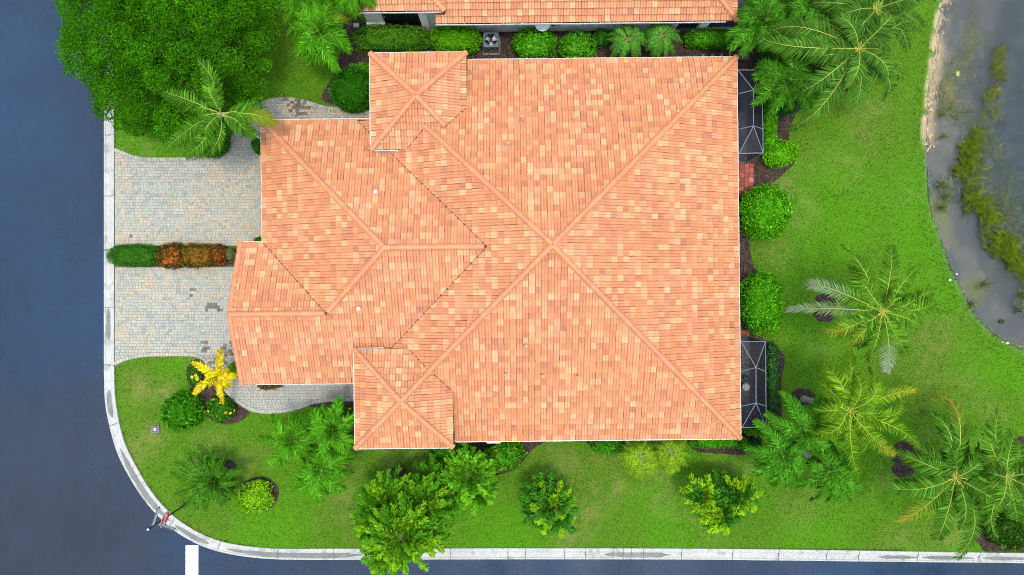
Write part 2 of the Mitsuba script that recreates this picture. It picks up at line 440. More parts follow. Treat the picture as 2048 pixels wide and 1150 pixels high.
ell = {'shrub_ring': (519, 988, 40, 36), 'palm_ring': (1650, 615, 25, 30), 'palm_ring_b': (1606, 797, 25, 20), 'palm_ring_c': (1816, 905, 36, 26), 'palm_ring_d': (1806, 938, 22, 16), 'tree_ring': (1098, 962, 14, 8), 'tree_ring_b': (1440, 962, 22, 9), 'dark_palm_ring': (442, 940, 30, 26), 'trio_ring': (644, 918, 15, 13), 'edge_ring': (2042, 888, 18, 16), 'corner_bed': (2020, 1070, 75, 42), 'clump_bed': (805, 1022, 45, 34)}
bed_polys = {k: poly_px(v) for k, v in beds.items()}
for k, (x, y, a, b) in ell.items():
    t = np.linspace(0, 2 * np.pi, 40, endpoint=False)
    r = 1 + 0.12 * (noise(np.column_stack([np.cos(t) * 2 + x, np.sin(t) * 2 + y, 0 * t])) - 0.5) * 2
    bed_polys[k] = Polygon([P(x + a * rr * math.cos(tt), y + b * rr * math.sin(tt), 0.08)[:2] for tt, rr in zip(t, r)])
all_beds = shapely.union_all(list(bed_polys.values())).intersection(lawn_area.buffer(-0.05))
put(struct('mulch_bed'), sheet(all_beds.simplify(0.01), 0.082), 'mulch')

# ------------------------------------------------------------------ roofs
PITCH = 0.4167
A0 = math.radians(0.6)


class Plane:
    """A roof slope: height ze at the eave line through o, rising inwards along m."""

    def __init__(self, o, m, ze, p=PITCH):
        self.o, self.m, self.ze, self.p = np.asarray(o, float), np.asarray(m, float) / np.linalg.norm(m), ze, p
        self.e = np.array([self.m[1], -self.m[0]])

    def d(self, xy):
        return (np.asarray(xy) - self.o) @ self.m

    def z(self, xy):
        return self.ze + self.p * self.d(xy)

    def coeff(self):   # z = a x + b y + c
        return np.array([self.p * self.m[0], self.p * self.m[1], self.ze - self.p * self.o @ self.m])


def half_plane(a, b, c, R=200):
    """The region a x + b y + c > 0."""
    n = math.hypot(a, b)
    if n < 1e-9:
        return sbox(-R, -R, R, R) if c > 0 else Polygon()
    u = np.array([a, b]) / n
    o = -c / n * u
    w = np.array([-u[1], u[0]])
    return Polygon([o + w * R, o - w * R, o - w * R + u * R, o + w * R + u * R])


class Roof:
    def __init__(self, foot, planes):
        self.foot, self.planes = foot, planes

    def height(self, xy):
        return min(p.z(xy) for p in self.planes) if self.foot.buffer(1e-6).contains(Point(xy)) else -9.0

    def over(self, q, eps):
        """Where this roof stands higher than the plane q (minus eps)."""
        r = self.foot
        for p in self.planes:
            a = p.coeff() - q.coeff()
            r = r.intersection(half_plane(a[0], a[1], a[2] + eps))
        return r


def rect_roof(x0, x1, y0, y1, ze, sides='NSEW', rot=A0, pivot=(0, 0)):
    c, s = math.cos(rot), math.sin(rot)
    R = lambda x, y: np.array([c * x - s * y, s * x + c * y])  # noqa: E731
    foot = Polygon([R(x0, y0), R(x1, y0), R(x1, y1), R(x0, y1)])
    given = {'N': (R(x0, y1), R(0, -1)), 'S': (R(x0, y0), R(0, 1)), 'E': (R(x1, y0), R(-1, 0)), 'W': (R(x0, y0), R(1, 0))}
    return Roof(foot, [Plane(*given[k], ze) for k in sides])


TILE_PAL = 0.675 * np.array([1.0, 0.915, 0.905]) * np.array([(0.54, 0.235, 0.10), (0.52, 0.21, 0.09), (0.55, 0.26, 0.115), (0.57, 0.345, 0.165), (0.58, 0.38, 0.20), (0.51, 0.215, 0.105), (0.47, 0.185, 0.088), (0.56, 0.285, 0.15), (0.42, 0.175, 0.095)])
TILE_W8 = np.array([0.22, 0.14, 0.21, 0.10, 0.03, 0.12, 0.04, 0.13, 0.01])
U = np.array([0, 0.14, 0.5, 0.86, 1.0])
STA = np.concatenate([U / 2, 0.5 + U[1:] / 2])
PH = 0.030 * np.concatenate([[0, 0.62, 1, 0.62, 0], [0.62, 1, 0.62, 0]])
WT, EXPO = 0.30, 0.33
TILE_Q = np.array([[x, x + 1, x + 6, x + 5] for x in range(4)] + [[x + 10, x + 11, x + 1, x] for x in range(4)])
TILE_Q = np.vstack([TILE_Q, TILE_Q + 15])


def tile_slope(plane, region, rng):
    """The tiles of one slope: a list of (vertices, faces, colours, whole?)."""
    k = math.sqrt(1 + plane.p ** 2)
    step = EXPO / k
    M = np.column_stack([plane.e, plane.m])
    reg = affinity.affine_transform(region, [plane.e[0], plane.e[1], plane.m[0], plane.m[1], -plane.e @ plane.o, -plane.m @ plane.o])
    if reg.is_empty:
        return []
    s0, d0, s1, d1 = reg.bounds
    nrm = np.append(-plane.m * plane.p, 1) / k
    g = 0.0014

    def world(s, d, h):
        xy = plane.o + np.outer(s, plane.e) + np.outer(d, plane.m)
        return np.column_stack([xy, plane.z(xy)]) + np.outer(h, nrm)

    out = []
    ni, nj = range(int(math.floor(s0 / WT)) - 1, int(math.ceil(s1 / WT)) + 1), range(0, int(math.ceil((d1) / step)) + 1)
    cells = [(i, j) for j in nj for i in ni]
    boxes = shapely.box(np.array([i * WT for i, j in cells]), np.array([j * step for i, j in cells]), np.array([(i + 1) * WT for i, j in cells]), np.array([(j + 1) * step for i, j in cells]))
    shapely.prepare(reg)
    inside, touch = shapely.contains(reg, boxes), shapely.intersects(reg, boxes)
    for (i, j), full, hit in zip(cells, inside, touch):
        if not hit:
            continue
        c = TILE_PAL[rng.choice(len(TILE_PAL), p=TILE_W8)] * rng.uniform(0.93, 1.08)
        dark = rng.random() < 0.33
        gl = g + (0.0058 if dark else 0)
        lift, sk = rng.uniform(-0.006, 0.008), rng.uniform(-0.006, 0.006)
        ss = i * WT + gl + STA * (WT - 2 * gl)
        a, b = j * step, (j + 1) * step + 0.02
        hf, hb = 0.095 + lift, 0.012
        # the two rolls of a tile differ a little where the slurry colour ran
        ca, cb = c * rng.uniform(0.95, 1.03), c * rng.uniform(0.96, 1.05)
        flash = rng.random() < 0.33      # dark kiln flashing along one edge of some tiles
        fa, fb = (ca * [0.60, 0.56, 0.54], cb) if rng.random() < 0.5 else (ca, cb * [0.60, 0.56, 0.54])
        if full:
            fr, bk, lo = world(ss, np.full(9, a) + sk * (STA - .5), hf + PH), world(ss, np.full(9, b), hb + PH), world(ss, np.full(9, a) + sk * (STA - .5) + 0.004, hf - 0.024 + PH)
            v = np.vstack([fr[:5], bk[:5], lo[:5], fr[4:], bk[4:], lo[4:]])
            q, cv = TILE_Q, np.vstack([np.tile(ca, (15, 1)), np.tile(cb, (15, 1))])
            if flash:
                x, col_ = (0, fa) if fa is not ca else (28, fb)
                x0_ = 0 if x == 0 else 18
                strip = [x0_, x0_ + 1, x0_ + 6, x0_ + 5] if x == 0 else [x0_, x0_ + 1, x0_ + 6, x0_ + 5]
                q = np.array([r for r in TILE_Q if not (r == strip).all()] + [[30, 31, 32, 33]])
                v, cv = np.vstack([v, v[strip]]), np.vstack([cv, np.tile(col_, (4, 1))])
            out.append((v, q, cv, True))
            continue
        cc = [ca] * 4 + [cb] * 4
        vs, fs, cs, n = [], [], [], 0
        for x in range(8):
            piece = sbox(ss[x], a, ss[x + 1], b).intersection(reg)
            for gm in getattr(piece, 'geoms', [piece]):
                if gm.geom_type != 'Polygon' or gm.area < 1e-5:
                    continue
                r = np.array(gm.exterior.coords)[:-1]
                u = np.interp(r[:, 0], ss, PH)
                v = world(r[:, 0], r[:, 1], hf + (hb - hf) * (r[:, 1] - a) / (b - a) + u)
                vs.append(v)
                fs += [[n, n + t, n + t + 1] for t in range(1, len(r) - 1)]
                cs.append(np.broadcast_to(cc[x], v.shape))
                n += len(v)
                low = r[r[:, 1] < a + 1e-6]
                if len(low) >= 2:
                    e = np.array([low[:, 0].min(), low[:, 0].max()])
                    eh = np.interp(e, ss, PH)
                    vs.append(np.vstack([world(e, np.full(2, a), hf + eh), world(e, np.full(2, a + 0.004), hf - 0.024 + eh)]))
                    fs += [[n, n + 2, n + 3], [n, n + 3, n + 1]]
                    cs.append(np.broadcast_to(cc[x], (4, 3)))
                    n += 4
        if n:
            out.append((np.vstack(vs), np.array(fs), np.vstack(cs), False))
    return out


def cap_line(a, b, rng, step=0.37):
    """Half-round ridge tiles laid from a (low) to b (high)."""
    a, b = np.asarray(a, float), np.asarray(b, float)
    L = np.linalg.norm(b - a)
    t = (b - a) / L
    side = np.cross(t, [0, 0, 1.0])
    side /= np.linalg.norm(side)
    up = np.cross(side, t)
    n = max(1, int(round(L / step)))
    res = []
    for i in range(n):
        c = np.array([0.385, 0.155, 0.074]) * rng.uniform(0.92, 1.06) * np.array([1, rng.uniform(0.94, 1.12), rng.uniform(0.9, 1.15)])
        p0, p1 = a + t * (L * i / n - 0.03), a + t * (L * (i + 1) / n + 0.015)
        ang = np.linspace(-0.12, np.pi + 0.12, 9)
        vs = []
        for p, r, lift in ((p0, 0.158, 0.115), (p1, 0.140, 0.092)):
            vs.append(p + up * lift + np.outer(np.cos(ang) * r, side) + np.outer(np.sin(ang) * r * 0.95 - 0.06, up))
        v = np.vstack(vs + [vs[0] * 0.82 + (p0 + up * 0.05) * 0.18])
        q = [[x, x + 1, x + 10, x + 9] for x in range(8)] + [[x + 18, x + 19, x + 1, x] for x in range(8)]
        q = q + [[0, x, x + 1, 0] for x in range(1, 8)] + [[9, x + 10, x + 9, 9] for x in range(1, 8)]
        res.append((v, np.array(q), c, (p0 + p1) / 2))
    return res


def gutter(house, a, b, z, out, hang=0.95):
    """A white channel hung on the eave from a to b; out points away from the roof."""
    a, b, out = np.asarray(a, float), np.asarray(b, float), np.asarray(out, float) / np.linalg.norm(out)
    o3 = np.append(out, 0)
    A, B = np.append(a, z), np.append(b, z)
    g = part(house, 'gutter')
    put(g, cat(beam(A + o3 * 0.082 - [0, 0, 0.05], B + o3 * 0.082 - [0, 0, 0.05], 0.014, 0.11),
               beam(A + o3 * 0.082 + [0, 0, 0.008], B + o3 * 0.082 + [0, 0, 0.008], 0.030, 0.018)), 'white_metal')
    put(part(g, 'trough'), beam(A + o3 * 0.030 - [0, 0, 0.10], B + o3 * 0.030 - [0, 0, 0.10], 0.11, 0.010), 'trough')
    L = np.linalg.norm(b - a)
    bars = []
    for i in range(max(2, int(L / hang))):
        c = A + (B - A) * (i + 0.5) / max(2, int(L / hang))
        bars.append(beam(c - o3 * 0.03 + [0, 0, 0.004], c + o3 * 0.070 + [0, 0, 0.004], 0.022, 0.008))
    put(part(g, 'hanger'), cat(*bars), 'white_metal')


def build_roof(house, roofs, rng, hip_specs, limit=300):
    rf = part(house, 'roof')
    deck, tiles, slopes = MB(), [], {}
    for i, r in enumerate(roofs):
        for pl in r.planes:
            reg = r.foot
            for q in r.planes:
                if q is not pl:
                    a = q.coeff() - pl.coeff()
                    reg = reg.intersection(half_plane(*a))
            for k, other in enumerate(roofs):
                if k != i:
                    reg = reg.difference(other.over(pl, 1e-4 if k < i else -1e-4))
            reg = reg.buffer(0)
            if reg.is_empty or reg.area < 0.02:
                continue
            kk = tuple(np.round(pl.coeff(), 4))
            old = slopes.get(kk, (pl, reg, r.foot.boundary))
            slopes[kk] = (old[0], old[1].union(reg).buffer(0.002).buffer(-0.002), old[2].union(r.foot.boundary))
    for pl, reg, edge in slopes.values():
        tiles += tile_slope(pl, reg.buffer(-0.036, join_style=2).union(reg.intersection(edge.buffer(0.037))).buffer(0), rng)
        for g in getattr(reg, 'geoms', [reg]):
            if g.geom_type == 'Polygon' and g.area > 0.01:
                m = trimesh.creation.extrude_polygon(g, 1.0, engine='earcut')
                v = m.vertices.copy()
                v[:, 2] = pl.z(v[:, :2]) - 0.004 - 0.16 * (1 - m.vertices[:, 2])
                deck.add(v, m.faces)
    deck.put(rf, 'roof_deck')
    tiles.sort(key=lambda t: (not t[3], -t[0][:, 2].mean()))
    rest = MB()
    for t in tiles[:limit]:
        MB().add(*t[:3]).put(part(rf, 'tile'), 'tile')
    for t in tiles[limit:]:
        rest.add(*t[:3])
    if rest.n:
        k = rest.put(part(rf, 'tile_field'), 'tile')
        labels[k] = {'kind': 'stuff'}
    caps = []
    for roof_i, a, b in hip_specs:
        for v, f, c, mid in cap_line(a, b, rng):
            own = mid[2]
            if roofs[roof_i].foot.buffer(0.2).contains(Point(mid[:2])) and all(o.height(mid[:2]) < own - 0.015 for k, o in enumerate(roofs) if k != roof_i):
                caps.append((v, f, c))
    caps.sort(key=lambda t: -t[0][:, 2].mean())
    rest = MB()
    for j, (v, f, c) in enumerate(caps):
        if j < 300:
            MB().add(v, f, c).put(part(rf, 'ridge_cap'), 'tile', smooth=False)
        else:
            rest.add(v, f, c)
    if rest.n:
        labels[rest.put(part(rf, 'ridge_cap_field'), 'tile')] = {'kind': 'stuff'}
    return rf


def RR(x, y, z=None):
    c, s = math.cos(A0), math.sin(A0)
    r = np.array([c * x - s * y, s * x + c * y])
    return r if z is None else np.append(r, z)


ZE, ZT = 2.75, 3.9
main = rect_roof(-7.92, 11.66, -7.86, 11.72, ZE)
main.foot = main.foot.difference(sbox(-9, 8.55, -6.75, 13)).difference(sbox(-9, -9, -7.6, -4.6))
b1 = rect_roof(-12.80, -1.0, -4.80, 8.72, ZE, 'NSW')
b2 = rect_roof(-13.95, -7.0, -4.80, 2.44, ZE, 'NS')
tn = rect_roof(-6.92, -2.20, 6.98, 11.72, ZT)
ts = rect_roof(-7.86, -3.05, -7.90, -3.03, ZT)
RG = np.random.default_rng(3)
house = thing('tile_roofed_house', 'wide one storey house under a big hipped roof of orange and buff tiles', 'house')


def hips(i, x0, x1, y0, y1, ze):
    h = min(x1 - x0, y1 - y0) / 2
    cx, cy = (x0 + x1) / 2, (y0 + y1) / 2
    return [(i, RR(x, y, ze), RR(cx, cy, ze + PITCH * h)) for x in (x0, x1) for y in (y0, y1)]


hb1, hb2 = (8.72 + 4.80) / 2, (2.44 + 4.80) / 2
specs = hips(0, -7.92, 11.66, -7.86, 11.72, ZE) + hips(3, -6.92, -2.20, 6.98, 11.72, ZT) + hips(4, -7.86, -3.05, -7.90, -3.03, ZT)
specs += [(1, RR(-12.80, 8.72, ZE), RR(-12.80 + hb1, 1.96, ZE + PITCH * hb1)), (1, RR(-12.80, -4.80, ZE), RR(-12.80 + hb1, 1.96, ZE + PITCH * hb1)),
          (1, RR(-12.80 + hb1, 1.96, ZE + PITCH * hb1), RR(0.5, 1.96, ZE + PITCH * hb1 + 0.001)), (2, RR(-13.95, -1.18, ZE + PITCH * hb2), RR(-8.9, -1.18, ZE + PITCH * hb2 + 0.001))]
roof_key = build_roof(house, [main, b1, b2, tn, ts], RG, specs)
# rake edge of the gable: barge tiles
for sgn, y0 in ((1, -4.80), (-1, 2.44)):
    for j, (v, f, c, m) in enumerate(cap_line(RR(-13.97, y0, ZE - 0.05), RR(-13.97, -1.18, ZE + PITCH * hb2 - 0.05), RG)):
        MB().add(v, f, c).put(part(roof_key, 'rake_tile'), 'tile')
walls = shapely.union_all([affinity.scale(r.foot, 1, 1).buffer(-0.45, join_style=2) for r in (main, b2)] + [b1.foot.buffer(-0.45, join_style=2)]).buffer(0)
w = trimesh.util.concatenate([trimesh.creation.extrude_polygon(g, 2.62, engine='earcut') for g in getattr(walls, 'geoms', [walls])])
put(part(house, 'wall'), w, 'stucco')
for r in (tn, ts):
    put(part(house, 'tower_wall'), trimesh.creation.extrude_polygon(r.foot.buffer(-0.40, join_style=2), ZT - 0.14, engine='earcut'), 'stucco')
for a, b, z, out in [((-2.1, 11.72), (11.60, 11.72), ZE, (0, 1)), ((-3.0, -7.86), (11.60, -7.86), ZE, (0, -1)), ((11.66, -7.8), (11.66, 11.6), ZE, (1, 0)),
                     ((-12.80, 2.5), (-12.80, 8.72), ZE, (-1, 0)), ((-12.86, 8.72), (-7.0, 8.72), ZE, (0, 1)), ((-13.9, 2.44), (-12.80, 2.44), ZE, (0, 1)), ((-13.3, -4.80), (-7.9, -4.80), ZE, (0, -1)),
                     ((-6.92, 6.98), (-6.92, 11.72), ZT, (-1, 0)), ((-6.98, 11.72), (-2.3, 11.72), ZT, (0, 1)), ((-6.98, 6.98), (-5.6, 6.98), ZT, (0, -1)),
                     ((-7.86, -7.90), (-7.86, -3.03), ZT, (-1, 0)), ((-7.92, -7.90), (-3.15, -7.90), ZT, (0, -1)), ((-7.92, -3.03), (-6.4, -3.03), ZT, (0, 1))]:
    gutter(house, RR(*a), RR(*b), z, RR(*out))


def roof_z(xy):
    return max(r.height(xy) for r in (main, b1, b2, tn, ts))


def on_roof(px, py):
    z = 4.5
    for _ in range(12):
        q = P(px, py, z)
        z = roof_z(q[:2])
    return P(px, py, z)


def cyl(c, r, h, n=14):
    m = trimesh.creation.cylinder(r, h, sections=n)
    m.apply_translation(np.asarray(c) + [0, 0, h / 2])
    return m


for px, py, h in [(1044, 239, 0.5), (1145, 240, 0.42), (1177, 254, 0.42), (1016, 290, 0.40), (1052, 690, 0.48), (1012, 747, 0.5), (1085, 750, 0.40), (1155, 752, 0.5)]:
    q = on_roof(px, py)
    k = put(part(house, 'vent_pipe'), cyl(q - [0, 0, 0.1], 0.060, h + 0.22), 'pipe_white', smooth=40)
    put(part(k, 'flashing'), trimesh.creation.cone(0.15, 0.24, sections=14, transform=trimesh.transformations.translation_matrix(q - [0, 0, 0.03])), 'pipe_orange', smooth=40)
    put(part(k, 'cap'), cyl(q + [0, 0, h + 0.10], 0.070, 0.05), 'pipe_orange', smooth=40)
for px, py in [(1157, 274), (1055, 308), (1026, 681), (1154, 676)]:
    q = on_roof(px, py)
    put(part(house, 'vent_stub'), cat(cyl(q - [0, 0, 0.05], 0.07, 0.16), cyl(q + [0, 0, 0.1], 0.05, 0.06)), 'pipe_orange', smooth=40)
for (x0, y0), (x1, y1) in [((754, 385), (748, 381)), ((720, 617), (711, 617))]:
    q = on_roof(x0, y0)
    k = put(part(house, 'flue_pipe'), cyl(q - [0, 0, 0.1], 0.075, 0.38), 'pipe_paint', smooth=40)
    put(part(k, 'hood'), trimesh.util.concatenate([cyl(q + [0, 0, 0.30], 0.10, 0.07), cyl(q + [0, 0, 0.37], 0.085, 0.03)]), 'pipe_white', smooth=40)
    put(part(k, 'flashing'), trimesh.creation.cone(0.2, 0.26, sections=16, transform=trimesh.transformations.translation_matrix(q - [0, 0, 0.03])), 'pipe_orange', smooth=40)

# ------------------------------------------------------------------ neighbour's house
NRX = np.random.default_rng(8)
nb = thing('neighbour_house', 'tile roofed house across the planted strip, only its wall and eave in view', 'house')
n_main = rect_roof(-3.80, 11.72, 13.68, 30.0, ZE, 'SEN')
n_bay = rect_roof(-8.02, -3.30, 14.10, 18.8, 3.35, 'NSEW')
nspec = [(0, RR(11.72, 13.68, ZE), RR(11.72 - 8.16, 21.84, ZE + PITCH * 8.16))] + hips(1, -8.02, -3.30, 14.10, 18.8, 3.35)
# the ridge line of the bay runs square to the street
n_roof = build_roof(nb, [n_main, n_bay], NRX, nspec, 300)
gutter(nb, RR(-3.80, 13.68), RR(11.2, 13.68), ZE, RR(0, -1))
gutter(nb, RR(-8.1, 14.10), RR(-3.45, 14.10), 3.35, RR(0, -1))
gutter(nb, RR(-8.02, 14.10), RR(-8.02, 18.6), 3.35, RR(-1, 0))


def wall_y(x0, x1, y, z0, z1, th=0.2):
    c = RR((x0 + x1) / 2, y + th / 2)
    return bx(c[0], c[1], (z0 + z1) / 2, x1 - x0, th, z1 - z0, A0)


WY = 14.20
put(part(nb, 'wall'), cat(wall_y(-3.7, -2.75, WY, 0, 2.6), wall_y(-2.75, -2.0, WY, 0, 1.1), wall_y(-2.0, 2.85, WY, 0, 2.6), wall_y(2.85, 3.85, WY, 0, 1.15), wall_y(2.85, 3.85, WY, 2.3, 2.6), wall_y(3.85, 8.2, WY, 0, 2.6), wall_y(8.2, 9.0, WY, 0, 1.5), wall_y(9.0, 9.2, WY, 0, 2.6)), 'stucco')
k = put(part(nb, 'window'), cat(wall_y(2.85, 3.85, WY + 0.10, 1.15, 2.3, 0.03)), 'dark_glass')
put(part(k, 'sill'), wall_y(2.78, 3.92, WY - 0.06, 1.07, 1.15, 0.16), 'stucco_trim')
k = put(part(nb, 'window'), wall_y(-2.75, -2.0, WY + 0.10, 1.1, 2.6, 0.03), 'dark_glass')
put(part(k, 'sill'), wall_y(-2.85, -1.95, WY - 0.05, 1.02, 1.1, 0.15), 'stucco_trim')
k = put(part(nb, 'window'), wall_y(8.2, 9.0, WY + 0.10, 1.5, 2.6, 0.03), 'dark_glass')
BY = 14.36
put(part(nb, 'bay_wall'), cat(wall_y(-7.62, -6.75, BY, 0, 3.2), wall_y(-6.75, -4.75, BY, 2.75, 3.2), wall_y(-4.75, -3.6, BY, 0, 3.2), wall_y(-6.75, -4.75, BY, 0, 0.12)), 'stucco')
put(part(nb, 'bay_side_wall'), bx(*RR(-7.52, BY + 2.2), 1.6, 0.2, 4.0, 3.2, A0), 'stucco')
put(part(nb, 'wall_ledge'), wall_y(-7.70, -6.70, BY - 0.10, 1.05, 1.25, 0.12), 'stucco_trim')
put(part(nb, 'pilaster'), wall_y(-4.75, -4.35, BY - 0.06, 0, 3.2, 0.07), 'stucco_trim')
put(part(nb, 'screen_door'), wall_y(-6.75, -4.75, BY + 0.12, 0.12, 2.75, 0.04), 'dark_glass')
# its screened terrace at the east end
put(part(nb, 'terrace_floor'), bx(*RR(11.3, 17.2), 0.10, 4.0, 6.2, 0.12, A0), 'grey_metal')
put(part(nb, 'terrace_back_wall'), bx(*RR(10.6, 20.4), 1.3, 5.6, 0.2, 2.6, A0), 'stucco')
put(part(nb, 'terrace_screen'), wall_y(9.2, 13.1, WY + 0.05, 0.25, 2.6, 0.01), 'screen_mesh')
put(part(nb, 'terrace_screen'), bx(*RR(13.15, 17.2), 1.4, 0.01, 5.9, 2.5, A0), 'screen_mesh')
pl1 = [RR(11.75, 14.3, 2.66), RR(13.15, 14.3, 2.66), RR(13.15, 20.2, 2.66), RR(11.75, 20.2, 2.66)]
put(part(nb, 'terrace_roof_screen'), (np.array(pl1), np.array([[0, 1, 2, 3]])), 'screen_mesh')
put(part(nb, 'post'), bx(*RR(10.55, WY), 1.3, 0.42, 0.3, 2.6, A0), 'stucco_trim')
put(part(nb, 'kerb_rail'), wall_y(10.4, 13.2, WY - 0.02, 0.02, 0.25, 0.12), 'white_metal')
put(part(nb, 'frame_bar'), cat(beam(RR(11.7, 14.25, 2.68), RR(13.2, 14.25, 2.68), 0.06), beam(RR(13.15, 14.2, 2.68), RR(13.15, 20.2, 2.68), 0.06), beam(RR(11.75, 15.35, 2.70), RR(13.15, 15.35, 2.70), 0.05), beam(RR(11.8, 16.6, 2.7), RR(12.4, 15.35, 2.7), 0.05), beam(RR(13.15, 14.25, 0), RR(13.15, 14.25, 2.68), 0.06)), 'frame_metal')

# things on and by the neighbour's wall
k = thing('satellite_dish', 'pale oval satellite dish on the neighbour wall above a round shrub', 'satellite dish')
u, vv = np.meshgrid(np.linspace(0, 1, 7), np.linspace(0, 2 * np.pi, 28, endpoint=False), indexing='ij')
dv = np.stack([u * np.cos(vv) * 0.40, u * np.sin(vv) * 0.33, u ** 2 * 0.07], -1).reshape(-1, 3)
i, j = np.meshgrid(np.arange(6), np.arange(28), indexing='ij')
dq = np.stack([i * 28 + j, (i + 1) * 28 + j, (i + 1) * 28 + (j + 1) % 28, i * 28 + (j + 1) % 28], -1).reshape(-1, 4)
cD = P(1085, 49, 1.55)
tilt = trimesh.transformations.rotation_matrix(math.radians(38), [1, 0, 0])
dm = trimesh.Trimesh(dv, np.vstack([dq[:, [0, 1, 2]], dq[:, [0, 2, 3]]]), process=False)
dm.apply_transform(tilt)
dm.apply_translation(cD)
put(part(k, 'reflector'), dm, 'dish_paint', smooth=True)
nD = tilt[:3, :3] @ np.array([0, 0, 1.0])
put(part(k, 'arm'), beam(cD + tilt[:3, :3] @ np.array([0, -0.33, 0.05]), cD + tilt[:3, :3] @ np.array([0, -0.20, 0.45]), 0.03), 'grey_metal')
put(part(k, 'receiver'), bx(*(cD + tilt[:3, :3] @ np.array([0, -0.18, 0.46])), 0.07, 0.06, 0.1), 'dish_paint')
put(part(k, 'mast'), beam(cD - nD * 0.03, [cD[0], WY - 0.03, 1.25], 0.05), 'grey_metal')
k = thing('electric_meter', 'blue grey meter box on the neighbour wall beside the satellite dish', 'meter box')
cM = RR(2.35, WY)
put(part(k, 'box'), bx(cM[0], cM[1] - 0.08, 1.5, 0.36, 0.16, 0.55), 'pale_metal')
m = trimesh.creation.cylinder(0.09, 0.1, sections=18, transform=trimesh.transformations.rotation_matrix(math.pi / 2, [1, 0, 0]))
m.apply_translation([cM[0], cM[1] - 0.2, 1.58])
put(part(k, 'dial'), m, 'dark_glass')
put(part(k, 'conduit'), cat(beam([cM[0] - 0.22, cM[1] - 0.05, 0.02], [cM[0] - 0.22, cM[1] - 0.05, 1.5], 0.05), bx(cM[0] - 0.3, cM[1] - 0.08, 0.85, 0.22, 0.14, 0.3)), 'grey_metal')
k = thing('hose_tap', 'small white tap box low on the neighbour wall near the air conditioner', 'tap')
cT = RR(-0.05, WY)
put(k, cat(bx(cT[0], cT[1] - 0.05, 1.3, 0.10, 0.09, 0.12), beam([cT[0], cT[1] - 0.03, 0.05], [cT[0], cT[1] - 0.03, 1.3], 0.02)), 'white_metal')


def ac_unit(px, py, ztop, size, label, body, rot=0.0):
    k = thing('air_conditioner', label, 'air conditioner', 'outdoor air conditioners')
    c = P(px, py, ztop)
    x, y = c[0], c[1]
    h = ztop - 0.12
    s = size
    frame = Polygon(sbox(-s / 2, -s / 2, s / 2, s / 2).buffer(-0.08).buffer(0.08).exterior)
    hole = Point(0, 0).buffer(s * 0.40, 24)
    top = trimesh.creation.extrude_polygon(frame.difference(hole), 0.07, engine='earcut')
    top.apply_translation([x, y, ztop - 0.07])
    put(part(k, 'top_frame'), top, body)
    core = trimesh.creation.extrude_polygon(frame.buffer(-0.03).difference(hole), h - 0.07, engine='earcut')
    core.apply_translation([x, y, 0.12])
    put(part(k, 'body'), core, 'dark_metal')
    sl = []
    for q in np.linspace(-s / 2 + 0.06, s / 2 - 0.06, 13):
        for sg in (-1, 1):
            sl += [bx(x + q, y + sg * (s / 2 - 0.012), 0.12 + (h - 0.07) / 2, 0.03, 0.024, h - 0.07), bx(x + sg * (s / 2 - 0.012), y + q, 0.12 + (h - 0.07) / 2, 0.024, 0.03, h - 0.07)]
    put(part(k, 'side_louvre'), cat(*sl), 'grey_metal')
    for t in range(3):
        a = t * 2 * math.pi / 3 + 0.55
        b = []
        for r0, r1, w0, w1 in ((0.07, 0.36 * s, 0.06, 0.13),):
            d, n_ = np.array([math.cos(a), math.sin(a), 0]), np.array([-math.sin(a), math.cos(a), 0])
            o = np.array([x, y, ztop - 0.16])
            v = [o + d * r0 - n_ * w0 + [0, 0, -.03], o + d * r0 + n_ * w0 + [0, 0, .03], o + d * r1 + n_ * w1 + [0, 0, .04], o + d * r1 - n_ * w1 + [0, 0, -.05]]
            v = np.array(v + [p - np.array([0, 0, 0.008]) for p in v])
            put(part(k, 'fan_blade'), (v, np.array([[0, 3, 2, 1], [4, 5, 6, 7], [0, 1, 5, 4], [1, 2, 6, 5], [2, 3, 7, 6], [3, 0, 4, 7]])), 'pale_metal')
    put(part(k, 'fan_hub'), cyl([x, y, ztop - 0.2], 0.09, 0.1), 'dark_metal')
    th = np.linspace(0, 2 * np.pi, 33)
    rings = [tube(np.column_stack([x + r * np.cos(th), y + r * np.sin(th), 0 * th + ztop - 0.03]), 0.004, 4) for r in np.linspace(0.08, s * 0.385, 6)]
    g = MB()
    for r in rings:
        g.add(*r)
    for t in range(8):
        a = t * math.pi / 4
        g.mesh(beam([x, y, ztop - 0.036], [x + s * .4 * math.cos(a), y + s * .4 * math.sin(a), ztop - 0.036], 0.008))
    g.put(part(k, 'grille'), 'dark_metal')
    put(part(k, 'base'), bx(x, y, 0.10, s + 0.16, s + 0.16, 0.06), 'wet_concrete')
    return k


ac_unit(982, 79, 1.12, 0.82, 'dark grey air conditioner with open fan grille beside the neighbour wall', 'grey_metal')
ac_unit(987, 872, 0.95, 0.80, 'pale blue grey air conditioner half hidden under the south eave', 'pale_metal')

# ------------------------------------------------------------------ driveway, walk and patio pavers
PV = np.random.default_rng(21)
PAVE = np.array([0.81, 0.795, 0.72]) * np.array([(0.27, 0.305, 0.31), (0.29, 0.32, 0.315), (0.31, 0.32, 0.30), (0.345, 0.33, 0.28), (0.375, 0.325, 0.26), (0.375, 0.31, 0.25), (0.325, 0.33, 0.32), (0.245, 0.275, 0.285)])


